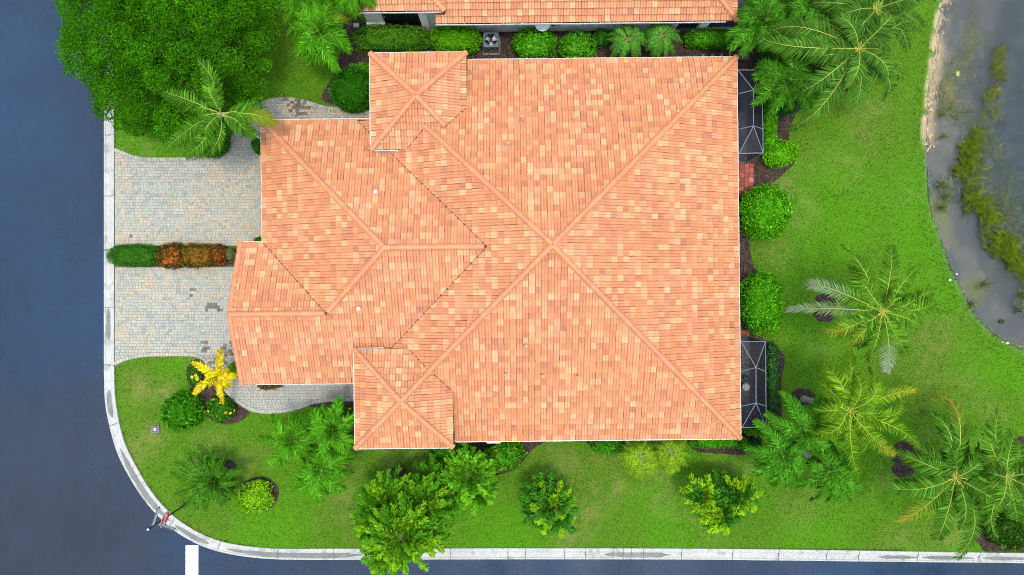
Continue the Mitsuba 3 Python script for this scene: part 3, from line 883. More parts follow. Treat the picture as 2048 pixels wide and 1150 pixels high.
def paver_color(x, y):
    px, py = 1024 + x * F / H, 575 - y * F / H
    n = fbm(np.array([x * 0.45, y * 0.45, 1.0]), 3, 31)
    greyer = np.clip((px - 360) / 120, 0, 1) * np.clip((py - 560) / 60, 0, 1) + (1 if py < 260 or py > 745 else 0) * 0.5
    warm = np.clip(0.5 + (n - 0.5) * 2.4, 0.1, 0.9) * (1 - 0.6 * np.clip(greyer, 0, 1))
    c = PAVE[PV.choice([3, 4, 5, 6, 2])] if PV.random() < warm * 0.75 else PAVE[PV.choice([0, 1, 2, 6, 7])]
    c = c * PV.uniform(0.92, 1.07)
    if greyer > 0.5 and py > 550:
        c = c * 0.5 + 0.5 * np.array([0.265, 0.265, 0.25])
    stain = fbm(np.array([x * 0.9, y * 0.9, 4.0]), 3, 33)
    lim = 0.88 - 0.30 * np.clip((px - 330) / 60, 0, 1) * np.clip((py - 570) / 40, 0, 1) * np.clip((790 - py) / 40, 0, 1)
    if py < 260:
        lim = 0.68
    if stain > lim and PV.random() < 0.55:
        c = np.array([(0.085, 0.080, 0.066), (0.125, 0.090, 0.050), (0.105, 0.105, 0.10)][PV.integers(3)]) * PV.uniform(0.8, 1.3)
    return c


def prism(ring, z0, z1, ch=0.010):
    r = np.asarray(ring, float)
    c = r.mean(0)
    L = np.linalg.norm(r - c, axis=1, keepdims=True)
    inn = c + (r - c) * np.maximum(0.3, 1 - ch / L)
    n = len(r)
    v = np.vstack([np.column_stack([inn, np.full(n, z1)]), np.column_stack([r, np.full(n, z1 - ch * 0.8)]), np.column_stack([r, np.full(n, z0)])])
    f = [[0, t, t + 1] for t in range(1, n - 1)]
    for t in range(n):
        u = (t + 1) % n
        f += [[n + t, n + u, u], [n + t, u, t], [2 * n + t, 2 * n + u, n + u], [2 * n + t, n + u, n + t]]
    return v, f


def pave(key, poly, edges, z=0.09, limit=300, course=0.162, name='paver', border=True):
    put(key, sheet(poly.buffer(0.02), z), 'joint_sand')
    items = []
    field = poly
    for e in edges if border else ():
        line = LineString(e)
        line = line.intersection(poly.buffer(0.3))
        for ln in getattr(line, 'geoms', [line]):
            if ln.geom_type != 'LineString' or ln.length < 0.5:
                continue
            band = ln.buffer(0.205, cap_style=2)
            field = field.difference(ln.buffer(0.21))
            n = int(ln.length / 0.17)
            for i in range(n):
                a, b = np.array(ln.interpolate((i + 0.03) / n * ln.length).coords[0]), np.array(ln.interpolate((i + 0.97) / n * ln.length).coords[0])
                d = (b - a) / (np.linalg.norm(b - a) + 1e-9)
                nn = np.array([-d[1], d[0]])
                if not poly.contains(Point((a + b) / 2 + nn * 0.1)):
                    nn = -nn
                ring = np.array([a + nn * 0.008, b + nn * 0.008, b + nn * 0.2, a + nn * 0.2])
                if poly.contains(Point(ring.mean(0))):
                    items.append((ring, 0.19 * 0.16))
    x0, y0, x1, y1 = field.bounds
    y = y0 - 0.05
    shapely.prepare(field)
    while y < y1:
        x = x0 - PV.uniform(0, 0.2)
        while x < x1:
            wd = PV.choice([0.165, 0.165, 0.165, 0.25, 0.205])
            b = sbox(x + 0.004, y + 0.004, x + wd - 0.004, y + course - 0.004)
            if field.contains(b):
                r = np.array(b.exterior.coords)[:-1] + PV.normal(0, 0.0022, (4, 2))
                items.append((r, b.area))
            elif field.intersects(b):
                q = field.intersection(b)
                for g in getattr(q, 'geoms', [q]):
                    if g.geom_type == 'Polygon' and g.area > 0.003:
                        items.append((np.array(shapely.simplify(g, 0.004).exterior.coords)[:-1], g.area))
            x += wd
        y += course
    items.sort(key=lambda t: -t[1])
    rest = MB()
    for n, (r, a) in enumerate(items):
        if np.sum(r[:, 0] * np.roll(r[:, 1], -1) - r[:, 1] * np.roll(r[:, 0], -1)) < 0:
            r = r[::-1]
        c = paver_color(*r.mean(0))
        v, f = prism(r, z - 0.01, z + 0.035 + PV.uniform(-0.003, 0.003))
        if n < limit:
            MB().add(v, f, c).put(part(key, name), 'paver')
        else:
            rest.add(v, f, c)
    if rest.n:
        labels[rest.put(part(key, name + '_field'), 'paver')] = {'kind': 'stuff'}


def line_px(pts, it=2):
    return smooth_ring([P(x, y, 0.1)[:2] for x, y in pts], it, closed=False)


e1 = line_px([(230, 296), (250, 304), (272, 313), (300, 316), (430, 313), (452, 300), (462, 276), (480, 235), (505, 212), (535, 197), (575, 193), (615, 201), (650, 213), (700, 217), (760, 222)])
d1 = Polygon(list(map(tuple, e1)) + [tuple(P(760, 262, .1)[:2]), tuple(P(600, 262, .1)[:2]), tuple(P(600, 491, .1)[:2]), tuple(P(230.5, 491, .1)[:2])]).buffer(0)
dk = struct('driveway')
e1b = np.array([P(230.8, 297, .1)[:2], P(230.8, 490, .1)[:2]])
pave(dk, d1, [e1])
e2 = line_px([(230, 731), (250, 721), (275, 715), (305, 712.5), (385, 712), (402, 717), (414, 730), (430, 757), (452, 787), (470, 804), (500, 823), (530, 828), (565, 826), (600, 818), (630, 807), (660, 803), (740, 802)])
d2 = Polygon(list(map(tuple, e2)) + [tuple(P(740, 740, .1)[:2]), tuple(P(560, 740, .1)[:2]), tuple(P(560, 534, .1)[:2]), tuple(P(230.5, 534, .1)[:2])]).buffer(0)
pave(struct('driveway'), d2, [e2])
paved = shapely.union_all([d1, d2])
# red brick landing at the east wall
pt = struct('patio')
pz = 0.10
prng = np.random.default_rng(2)
px0 = 1470
pr = sbox(*P(1470, 392, pz)[:2], *P(1507, 327, pz)[:2])
put(pt, sheet(pr, pz), 'joint_sand')
nx, ny = 4, 7
x0, y0, x1, y1 = pr.bounds
for i in range(nx):
    for j in range(ny):
        ax, ay = x0 + (x1 - x0) * i / nx, y0 + (y1 - y0) * j / ny
        r = np.array(sbox(ax + 0.008, ay + 0.008, ax + (x1 - x0) / nx - 0.008, ay + (y1 - y0) / ny - 0.008).exterior.coords)[:-1][::-1]
        c = np.array([0.21, 0.052, 0.034]) * prng.uniform(0.5, 1.35)
        if prng.random() < 0.15:
            c = np.array([0.33, 0.14, 0.10])
        MB().add(*prism(r if cross2(r[1] - r[0], r[2] - r[1]) > 0 else r[::-1], pz - 0.01, pz + 0.04), c).put(part(pt, 'brick'), 'paver')
st = struct('stepping_path')
for n, (px, py) in enumerate([(1406, 112), (1425, 110), (1443, 110), (1460, 109), (1473, 111)]):
    b = P(px, py, 0.12)
    r = np.array(sbox(b[0] - .075, b[1] - .09, b[0] + .075, b[1] + .09).exterior.coords)[:-1][::-1]
    MB().add(*prism(r[::-1], 0.09, 0.15), [0.16, 0.13, 0.09]).put(part(st, 'stone'), 'paver')
put(part(st, 'slab'), bx(*P(1487, 112, .12)[:2], 0.10, 0.62, 0.42, 0.08, 0.02), 'wet_concrete')
pt2 = struct('landing')
put(pt2, sheet(sbox(*P(1470, 674, .1)[:2], *P(1498, 661, .1)[:2]), 0.10), 'joint_sand')
for i in range(4):
    b = P(1474 + 6.5 * i, 667.5, .1)
    r = np.array(sbox(b[0] - .08, b[1] - .15, b[0] + .08, b[1] + .15).exterior.coords)[:-1]
    MB().add(*prism(r if cross2(r[1] - r[0], r[2] - r[1]) > 0 else r[::-1], 0.09, 0.14), np.array([0.24, 0.08, 0.04]) * prng.uniform(.7, 1.2)).put(part(pt2, 'brick'), 'paver')
put(thing('splash_block', 'small pale concrete block at the left end of the neighbour hedge', 'concrete block'), bx(*P(713, 51, .15)[:2], 0.16, 0.30, 0.22, 0.14), 'concrete')
k = thing('utility_post', 'pale post top showing between the palms in the lower right corner', 'post')
b = P(2016, 1008, 0.8)
put(part(k, 'shaft'), cyl([b[0], b[1], 0.05], 0.15, 0.72), 'dish_paint', smooth=40)
m = trimesh.creation.icosphere(2, 0.155)
m.vertices = m.vertices * [1, 1, .5] + [b[0], b[1], 0.77]
put(part(k, 'cap'), m, 'dish_paint', smooth=True)

# ------------------------------------------------------------------ foliage builders


def unit(v):
    return v / (np.linalg.norm(v, axis=-1, keepdims=True) + 1e-12)


def leaves(mb, c, d, n, L, W, col, fold=0.18):
    """Kite leaves at c, long axis d, facing n."""
    d = unit(d)
    s = unit(np.cross(n, d))
    n = np.cross(d, s)
    L, W = np.broadcast_to(L, (len(c),))[:, None], np.broadcast_to(W, (len(c),))[:, None]
    v = np.stack([c - d * L * 0.5, c + s * W * 0.5 + n * W * fold - d * L * 0.04, c + d * L * 0.5 - n * L * 0.10, c - s * W * 0.5 + n * W * fold - d * L * 0.04], 1)
    k = np.arange(len(c))[:, None] * 4
    f = np.vstack([k + [0, 2, 1], k + [0, 3, 2]])
    mb.add(v.reshape(-1, 3), f, np.repeat(col, 4, 0))


def tint(base, n, rng, spread=0.22, hue=0.12):
    b = np.asarray(base, float) * 1.12
    k = rng.lognormal(0, spread, (n, 1))
    return np.clip(b * k * (1 + hue * rng.normal(0, 1, (n, 3)) * [1, 0.4, 0.8]), 0.001, 0.9)


def core_mesh(c, r, col, power=2.0):
    m = trimesh.creation.icosphere(2)
    v = m.vertices.copy()
    v = np.sign(v) * np.abs(v) ** (2 / power)
    v[:, 2] = np.maximum(v[:, 2], -0.5)
    return v * np.asarray(r) + c, m.faces


def bush(name, label, cat_, px, py, rx, ry, h, base, leaf=0.085, n=None, grow=1.5, seed=1, power=2.0, group=None, z0=0.1, rough=0.26, second=None, frac=0.25, rot=0.0, flowers=None, wide=0.55):
    """A clipped or loose shrub: a skin of leaves a few layers deep over twigs. rx and ry in pixels of the photograph, h in metres."""
    rng = np.random.default_rng(seed)
    leaf = leaf * (grow if wide > .3 else 1.0)
    k = thing(name, label, cat_, group)
    zc = z0 + 0.45 * h
    c = P(px, py, zc)
    s = (H - z0 - 0.6 * h) / F
    R = np.array([rx * s, ry * s, h * 0.55])
    area = 2 * np.pi * (R[0] * R[1] + R[2] * (R[0] + R[1]) / 2)
    n = n or int(area / (leaf * leaf * wide) * (2.1 if wide > .3 else 2.6))
    d = unit(rng.normal(0, 1, (int(n * 1.7), 3)))
    d = d[d[:, 2] > -0.55][:n]
    n = len(d)
    sup = (np.abs(d) ** power).sum(1) ** (-1 / power)
    bump = 1 + rough * 2.2 * (fbm(d * 2.4 + seed * 3.7, 3, seed) - 0.5)
    t = 1 - np.abs(rng.normal(0, 0.12, n)) + (rng.random(n) < 0.05) * rng.uniform(0, 0.10, n)
    q = d * (sup * bump * t)[:, None] * R
    if rot:
        cr, sr = math.cos(rot), math.sin(rot)
        q[:, :2] = q[:, :2] @ np.array([[cr, sr], [-sr, cr]])
    pos = c + q
    nr = unit(unit(d / R) + 0.75 * rng.normal(0, 1, (n, 3)))
    dr_ = np.cross(nr, rng.normal(0, 1, (n, 3))) + 0.35 * unit(d)
    col = tint(base, n, rng, 0.38)
    if second is not None:
        m = rng.random(n) < np.clip(frac * 2 * fbm(d * 3.1 + 9 + seed, 2, seed + 5) * 1.1, 0, 1)
        col[m] = tint(second, int(m.sum()), rng)
    mb = MB()
    leaves(mb, pos, dr_, nr, leaf * rng.uniform(0.7, 1.3, n), leaf * wide * rng.uniform(0.8, 1.2, n), col)
    mb.put(part(k, 'foliage'), 'leaf')
    v, f = core_mesh(np.zeros(3), R * 0.72, None, power)
    if rot:
        v[:, :2] = v[:, :2] @ np.array([[math.cos(rot), math.sin(rot)], [-math.sin(rot), math.cos(rot)]])
    MB().add(v + c, f, np.asarray(base, float)).put(part(k, 'inner_twigs'), 'twigs')
    if flowers:
        nf, fc = flowers
        for i in range(nf):
            dd = unit(rng.normal(0, 1, 3) + [0, 0, 0.9])
            p = c + dd * R * 1.02
            fl = MB()
            for a in range(6):
                an = a * math.pi / 3
                t1 = unit(np.cross(dd, [0.3, 1, 0.2]))
                t2 = np.cross(dd, t1)
                o = math.cos(an) * t1 + math.sin(an) * t2
                w_ = -math.sin(an) * t1 + math.cos(an) * t2
                fl.add([p, p + o * 0.05 + w_ * 0.035 + dd * 0.02, p + o * 0.095 + dd * 0.03, p + o * 0.05 - w_ * 0.035 + dd * 0.02], [[0, 1, 2, 3]], fc)
            fl.put(part(k, 'flower'), 'petal')
    return k


def bez(p0, p1, p2, n):
    t = np.linspace(0, 1, n)[:, None]
    return (1 - t) ** 2 * p0 + 2 * t * (1 - t) * p1 + t ** 2 * p2


def frond(holder, pts, L, n, rng, base, stalk, width=0.032, droop=0.35, vee=0.15, bare=0.12, rows=1, sweep=0.75, twist=0.0, tipc=None, rr=0.022, tip_len=0.45, name='frond', wig=0.06):
    """One feather leaf: leaflets along a curved stalk."""
    p = np.asarray(pts, float)
    K = len(p)
    seg = np.concatenate([[0], np.cumsum(np.linalg.norm(np.diff(p, axis=0), axis=1))])
    seg /= seg[-1]
    mb = MB()
    for side in (-1, 1):
        for row in range(rows):
            t = np.linspace(bare, 1.0, n) + rng.uniform(-0.25, 0.25, n) / n
            t = np.clip(t, 0.02, 1)
            q = np.column_stack([np.interp(t, seg, p[:, k]) for k in range(3)])
            q2 = np.column_stack([np.interp(np.clip(t + 0.02, 0, 1), seg, p[:, k]) for k in range(3)])
            q1 = np.column_stack([np.interp(np.clip(t - 0.02, 0, 1), seg, p[:, k]) for k in range(3)])
            Tn = unit(q2 - q1)
            S = unit(np.cross(Tn, np.array([0, 0, 1.0])))
            N = np.cross(S, Tn)
            if twist:
                a = twist * t[:, None]
                S, N = S * np.cos(a) + N * np.sin(a), N * np.cos(a) - S * np.sin(a)
            up = (vee + (row - (rows - 1) / 2) * 0.75) * np.ones((n, 1)) + 0.10 * rng.normal(0, 1, (n, 1))
            D = unit(side * S + up * N + (sweep * (0.55 + 0.9 * t[:, None])) * Tn + 0.06 * rng.normal(0, 1, (n, 3)))
            prof = np.clip(np.minimum(0.45 + 3.0 * (t - bare), 1.0), 0.2, 1) * (1 - (1 - tip_len) * np.clip((t - 0.45) / 0.55, 0, 1) ** 1.5)
            ln = (L * prof * rng.uniform(0.88, 1.08, n))[:, None]
            W = unit(np.cross(D, N)) * (width * (0.6 + 0.4 * prof))[:, None] * 0.5
            bow = rng.normal(0, wig, (n, 3))
            m = q + D * ln * 0.5 + np.array([0, 0, -1]) * ln * droop * 0.22 + bow * ln * 0.4
            e = q + D * ln * 0.92 + np.array([0, 0, -1]) * ln * droop * (0.75 + 0.3 * rng.random((n, 1))) + bow * ln
            v = np.stack([q - W * 0.5, q + W * 0.5, m + W, m - W, e], 1)
            k = np.arange(n)[:, None] * 5
            f = np.vstack([k + [0, 1, 2], k + [0, 2, 3], k + [3, 2, 4]])
            c = tint(base, n, rng, 0.32, 0.12)
            if tipc is not None:
                w_ = np.clip((t - 0.35) * 1.6, 0, 1)[:, None]
                w_ = w_ * 0.66
                c = c * (1 - w_) + np.asarray(tipc) * w_ * rng.uniform(0.8, 1.15, (n, 1))
            mb.add(v.reshape(-1, 3), f, np.repeat(c, 5, 0))
    k = part(holder, name)
    mb.put(k, 'leaf')
    v, f = tube(p, np.linspace(rr, rr * 0.25, K), 5)
    MB().add(v, f, stalk).put(part(k, 'stalk'), 'stalk')
    return k


def trunk_line(base, top, bend=0.0, n=9):
    base, top = np.asarray(base, float), np.asarray(top, float)
    mid = (base + top) / 2
    mid[:2] += np.array([-(top - base)[1], (top - base)[0]]) * bend
    mid[:2] += (base - top)[:2] * 0.10
    return bez(base, mid, top, n)


def palm_trunk(k, base, top, r0, r1, bsdf='bark', bend=0.0):
    q = trunk_line(base, top, bend, 24)
    r = np.linspace(r0, r1, 24) * (1 + 0.06 * (np.arange(24) % 2))
    r[0] *= 1.25
    put(part(k, 'trunk'), tube(q, r, 10), bsdf, smooth=50)


def palm(name, label, crown_px, z, base_px, fronds, L, n, base, stalk, seed, r0=0.15, r1=0.10, bsdf='bark', width=0.034, droop=0.5, vee=0.12, rows=1, sweep=0.7, lift=0.55, drop=0.9, rr=0.019, group=None, white=(), yellow=(), fill=0, fill_len=2.2, crownshaft=None, cat_='palm tree', tip_len=0.45, bare=0.14, wig=0.06, dark=0.0):
    """A feather palm. fronds: (tip x, tip y[, bend x, bend y[, tip drop in metres]]) in pixels."""
    rng = np.random.default_rng(seed)
    k = thing(name, label, cat_, group)
    top = P(*crown_px, z)
    b = P(*base_px, 0.05)
    palm_trunk(k, b, top - [0, 0, 0.15], r0, r1, bsdf)
    if crownshaft is not None:
        v, f = tube([top - [0, 0, 0.55], top - [0, 0, 0.3], top + [0, 0, 0.12]], [r1 * 1.1, r1 * 1.35, r1 * 0.6], 9)
        MB().add(v, f, crownshaft).put(part(k, 'crownshaft'), 'stalk', smooth=True)
    for i, fr in enumerate(fronds):
        dz = fr[4] if len(fr) > 4 else drop * rng.uniform(0.7, 1.2)
        tip = P(fr[0], fr[1], z - dz)
        if len(fr) > 3 and fr[2] is not None:
            m = P(fr[2], fr[3], z + lift * rng.uniform(0.5, 1.0))
            ctrl = 2 * m - (top + tip) / 2
            ctrl[2] = z + lift * 1.6
        else:
            ctrl = (top + tip) / 2 + np.append(rng.normal(0, 0.12, 2), 0)
            ctrl[2] = z + lift * rng.uniform(1.0, 1.8)
        q = bez(top + unit(np.append((tip - top)[:2], 0)) * r1 * 0.7, ctrl, tip, 16)
        along_ = np.linspace(0, 1, 16)[:, None] ** 3      # the wind turns the outer part of a leaf
        hv = tip - top
        q = q + along_ * np.array([-hv[1], hv[0], -0.6 * np.hypot(hv[0], hv[1])]) * np.clip(rng.normal(0, 0.11), -0.17, 0.17)
        bc = np.array(base) * rng.uniform(0.85, 1.15)
        tc = (0.47, 0.48, 0.46) if i in white else ((0.33, 0.31, 0.03) if i in yellow else None)
        frond(k, q, L, n, rng, bc, stalk, width * (0.62 if i in white else 1.0), droop, vee, bare, rows, sweep, rng.uniform(-1.15, 1.15), tc, rr, tip_len, wig=wig)
    for i in range(fill):
        a = i * 2.399 + seed
        el = rng.uniform(-0.5, 1.0)
        d = np.array([math.cos(a), math.sin(a), 0])
        tip = top + d * fill_len * rng.uniform(0.6, 1.0) * math.cos(el * 0.8) + [0, 0, el * fill_len * 0.45 - 0.4]
        ctrl = top + d * fill_len * 0.45 + [0, 0, lift + max(0, el) * fill_len * 0.5]
        frond(k, bez(top, ctrl, tip, 14), L * 0.9, n, rng, np.array(base) * rng.uniform(0.8, 1.1), stalk, width, droop, vee, bare, rows, sweep, 0, None, rr, tip_len, wig=wig)
    return k


# ------------------------------------------------------------------ coconut palms (their leaves as the photograph shows them)
CG, CY = (0.050, 0.150, 0.010), (0.27, 0.28, 0.035)
palm('coconut_palm', 'coconut palm by the front walk with pale leaning trunk beside the roof corner', (443, 227), 6.1, (552, 292),
     [(378, 112, 417, 150), (309, 171, 362, 193), (319, 271, 390, 238), (368, 311, 407, 275), (410, 330, 431, 280, 1.5), (553, 240, 504, 226), (483, 271, 474, 243, 1.3), (325, 205, 380, 208, 1.3), (527, 217, 490, 216), (352, 290, 396, 262, 1.6), (400, 165, 425, 185, .5)],
     0.62, 62, CG, (0.24, 0.28, 0.05), 41, bsdf='pale_bark', yellow=(5,), fill=4, width=0.062, droop=0.26)
palm('coconut_palm', 'coconut palm with bleached white frond tips standing alone on the lake lawn', (1765, 623), 5.9, (1650, 617),
     [(1700, 490, 1730, 533), (1781, 492, 1783, 538), (1823, 517, 1818, 560, 1.8), (1876, 585, 1828, 599), (1617, 564, 1670, 577), (1577, 613, 1657, 616), (1693, 540, 1730, 572), (1644, 666, 1696, 657), (1701, 697, 1722, 672), (1779, 740, 1779, 687), (1814, 709, 1798, 668), (1876, 614, 1828, 622, .1), (1842, 655, 1812, 636, .1), (1723, 716, 1757, 694, 1.6), (1903, 608, 1840, 606, 1.1), (1706, 636, 1738, 643, .6), (1850, 600, 1810, 612, -.2), (1790, 585, 1784, 605, -.3)],
     0.62, 64, (0.056, 0.150, 0.010), CY, 42, white=(4, 5, 9), yellow=(7, 8), fill=6, width=0.062, droop=0.24)
palm('coconut_palm', 'yellow green coconut palm leaning over the lawn south of the bleached palm', (1699, 821), 5.3, (1606, 797),
     [(1644, 734, 1682, 768), (1702, 706, 1707, 760), (1740, 740, 1747, 775), (1813, 758, 1775, 790), (1808, 806, 1792, 836, 1.2), (1837, 866, 1795, 853), (1810, 841, 1765, 838), (1780, 930, 1748, 878), (1712, 949, 1706, 894), (1634, 871, 1672, 862), (1626, 828, 1661, 822), (1649, 801, 1675, 812), (1775, 852, 1735, 838, .2), (1722, 904, 1745, 872, 1.4), (1757, 770, 1735, 800, -.3), (1690, 770, 1700, 790, 0.0), (1735, 880, 1722, 850, .8)],
     0.60, 62, (0.074, 0.168, 0.008), (0.26, 0.30, 0.03), 43, yellow=(3, 7), fill=6, width=0.062, droop=0.24)
palm('coconut_palm', 'large dark green coconut palm above a mulch circle near the south kerb', (1911, 955), 4.6, (1815, 912),
     [(1850, 826, 1899, 860), (1890, 790, 1930, 838), (1780, 916, 1850, 930), (1860, 914, 1895, 925), (1787, 990, 1857, 979), (1801, 1045, 1863, 1009), (1860, 1079, 1893, 1043), (1880, 986, 1940, 985, 1.2), (1931, 1101, 1955, 1038), (1872, 1018, 1945, 1014, 1.4), (1999, 980, 1951, 963), (1934, 884, 1930, 915), (1960, 1010, 1938, 985, .4), (1985, 900, 1950, 920, .2), (1900, 880, 1915, 915, .1)],
     0.72, 66, (0.040, 0.122, 0.010), (0.30, 0.29, 0.04), 44, yellow=(5, 1), fill=8, fill_len=2.6, width=0.066, droop=0.24)
palm('coconut_palm', 'rightmost coconut palm, its crown cut by the edge of the picture', (2012, 953), 5.1, (1890, 906),
     [(2002, 821, 1998, 880), (2046, 872, 2026, 910), (1948, 896, 1982, 920), (2075, 930, 2046, 940), (2085, 985, 2050, 968), (2035, 1041, 2030, 1000), (1999, 1072, 1990, 1030, 1.3), (1975, 1040, 1980, 1000, 1.2), (2060, 1030, 2045, 990), (1960, 850, 1985, 895)],
     0.68, 62, (0.047, 0.132, 0.010), (0.27, 0.28, 0.05), 45, fill=7, fill_len=2.6, width=0.066, droop=0.26)
palm('coconut_palm', 'wind swept coconut palm with long arching fronds over the north east bed', (1717, 98), 5.2, (1640, 150),
     [(1514, 77, 1585, 91), (1546, 44, 1616, 53), (1614, 44, 1668, 49), (1580, 80, 1635, 86), (1640, 97, 1675, 95, 0.3), (1587, 176, 1645, 157, 1.4), (1575, 251, 1652, 205, 1.6), (1668, 172, 1735, 143, 1.8), (1767, 195, 1789, 150, 1.9), (1806, 151, 1758, 125), (1748, 32, 1735, 65), (1700, 40, 1715, 68, .1), (1655, 190, 1690, 150, 1.8), (1600, 110, 1655, 106, 1.1)],
     0.74, 70, (0.047, 0.128, 0.014), (0.32, 0.33, 0.05), 46, fill=12, fill_len=2.7, width=0.064, droop=0.26)
palm('coconut_palm', 'coconut palm at the top edge with one curling frond toward the lake', (1752, 18), 5.4, (1676, 68),
     [(1846, 58, 1822, 20, 1.9), (1624, -12, 1690, 0), (1650, 30, 1700, 20), (1767, 60, 1762, 40, 1.4), (1800, -30, 1775, -5), (1700, -40, 1725, -10), (1690, 50, 1720, 30, 1.0), (1835, -10, 1795, -2), (1735, 80, 1748, 50, 1.5)],
     0.72, 66, (0.045, 0.124, 0.014), (0.26, 0.30, 0.05), 47, fill=11, fill_len=2.7, width=0.062, droop=0.24)

# ------------------------------------------------------------------ christmas palms: stiff arched plumes
XG, XS = (0.052, 0.195, 0.008), (0.16, 0.30, 0.05)
XP = dict(L=0.44, n=58, base=XG, stalk=XS, bsdf='pale_bark', r0=0.10, r1=0.06, fill=7, fill_len=1.25, width=0.056, droop=0.4, vee=0.5, rows=2, sweep=0.9, lift=0.42, drop=0.75, rr=0.016, crownshaft=(0.12, 0.26, 0.06), tip_len=0.5, bare=0.10, wig=0.2)
palm('christmas_palm', 'left palm of the trio on the front lawn south of the walk', (591, 882), 3.6, (640, 906), [(521, 874), (548, 832), (588, 830), (614, 834), (638, 868), (612, 915), (544, 932), (560, 925), (580, 905, None, None, .2)], seed=51, group='trio of palms south of the walk', **XP)
palm('christmas_palm', 'palm of the front trio nearest the tower roof, pale trunk showing', (666, 858), 3.9, (652, 924), [(680, 799), (714, 826), (625, 824), (616, 856), (709, 893), (642, 907), (690, 905), (700, 860), (650, 810)], seed=52, group='trio of palms south of the walk', **XP)
palm('christmas_palm', 'lowest palm of the front trio, between the others and the kerb', (644, 939), 3.4, (650, 915), [(700, 909), (705, 936), (686, 980), (634, 1005), (579, 968), (600, 914), (623, 889), (655, 985), (600, 985), (610, 950, None, None, .3)], seed=53, group='trio of palms south of the walk', **XP)
XQ = {**XP, 'base': (0.045, 0.175, 0.010)}
palm('christmas_palm', 'palm nearest the south east house corner with a pale leaning trunk', (1566, 912), 3.9, (1518, 866), [(1493, 900), (1514, 952), (1566, 974), (1592, 962), (1556, 861), (1524, 840), (1610, 930), (1540, 965), (1505, 925), (1585, 880)], seed=54, group='trio of palms off the south east corner', **XQ)
palm('christmas_palm', 'upper palm of the south east trio beside the screened terrace', (1609, 861), 4.2, (1560, 850), [(1530, 836), (1566, 785), (1636, 796), (1640, 845), (1661, 904), (1588, 908), (1560, 850), (1635, 895), (1590, 800)], seed=55, group='trio of palms off the south east corner', **XQ)
palm('christmas_palm', 'lowest palm of the south east trio out on the lawn', (1656, 942), 3.9, (1600, 900), [(1699, 894), (1722, 972), (1677, 1005), (1626, 1000), (1591, 980), (1624, 920), (1700, 1000), (1655, 1000), (1712, 940), (1665, 890)], seed=56, group='trio of palms off the south east corner', **XQ)
XR = {**XP, 'L': 0.5, 'n': 64}
palm('christmas_palm', 'broad palm between the big shade tree and the neighbour roof', (638, 63), 4.2, (662, 98), [(578, 67), (584, 12), (603, 8), (640, 0), (666, 8), (697, 40), (700, 96), (666, 138), (615, 125), (636, 124), (600, 112), (690, 70)], seed=57, yellow=(5,), **XR)
palm('christmas_palm', 'half hidden palm at the top edge beside the shade tree', (603, -14), 4.2, (640, 45), [(548, 10), (575, 40), (545, -30), (620, 25), (660, 0), (590, -50), (635, -45)], seed=58, **XR)
palm('christmas_palm', 'palm beside the neighbour wall corner at the top edge', (700, -25), 4.5, (680, 45), [(725, 12), (690, 20), (712, 30), (735, -20), (665, -15), (715, 0)], seed=59, **XR)
XT = {**XP, 'base': (0.045, 0.165, 0.010), 'fill': 17, 'fill_len': 1.95, 'L': 0.5, 'n': 64}
palm('christmas_palm', 'palm over the neighbour terrace corner, leftmost of the north east group', (1530, 42), 3.9, (1500, 80), [(1486, 15), (1484, 50), (1510, 80), (1555, 75), (1580, 40), (1560, 5), (1520, -10), (1500, 70)], seed=60, group='palms in the north east bed', **XT)
palm('christmas_palm', 'dark palm behind the coconut fronds in the north east bed', (1590, 70), 3.8, (1560, 98), [(1540, 40), (1540, 90), (1590, 120), (1640, 100), (1640, 50), (1600, 20), (1560, 120), (1570, 15)], seed=61, group='palms in the north east bed', **XT)
palm('christmas_palm', 'palm shading the end of the north screened terrace', (1578, 160), 3.6, (1560, 185), [(1520, 130), (1510, 155), (1545, 185), (1600, 200), (1635, 170), (1630, 130), (1580, 110), (1550, 120), (1560, 195)], seed=62, group='palms in the north east bed', **XT)
palm('christmas_palm', 'palm at the top edge behind the wind swept coconut palm', (1625, 5), 4.4, (1590, 40), [(1570, -10), (1580, 40), (1640, 50), (1680, 20), (1660, -30), (1610, 48), (1560, 20)], seed=63, group='palms in the north east bed', **XT)

# ------------------------------------------------------------------ pygmy date palms: fine dense feathers
DP = dict(L=0.24, n=50, stalk=(0.18, 0.26, 0.05), r0=0.08, r1=0.07, width=0.021, droop=0.2, vee=0.18, sweep=0.55, lift=0.35, drop=0.55, rr=0.010, tip_len=0.4, bare=0.14)


def ring_tips(cx, cy, r, n, seed, ry=None):
    rng = np.random.default_rng(seed)
    return [(cx + r * rng.uniform(0.72, 1.08) * math.cos(i * 2.399963), cy + (ry or r) * rng.uniform(0.72, 1.08) * math.sin(i * 2.399963)) for i in range(n)]


palm('date_palm', 'left of the two fine leaved palms by the neighbour wall', (1256, 78), 1.9, (1245, 94), ring_tips(1252, 84, 43, 26, 71), base=(0.06, 0.21, 0.02), seed=71, group='fine leaved palms by the neighbour wall', **DP)
palm('date_palm', 'right of the two fine leaved palms by the neighbour wall', (1322, 72), 1.9, (1310, 90), ring_tips(1321, 80, 42, 26, 72), base=(0.06, 0.21, 0.02), seed=72, group='fine leaved palms by the neighbour wall', **DP)
palm('date_palm', 'left of the two yellow green palms under the south eave', (1283, 910), 2.0, (1270, 888), ring_tips(1281, 916, 46, 30, 73), base=(0.135, 0.25, 0.010), seed=73, group='yellow green palms under the south eave', **DP)
palm('date_palm', 'right of the two yellow green palms under the south eave', (1340, 902), 1.8, (1325, 885), ring_tips(1340, 909, 42, 26, 74), base=(0.145, 0.25, 0.010), seed=74, group='yellow green palms under the south eave', **DP)
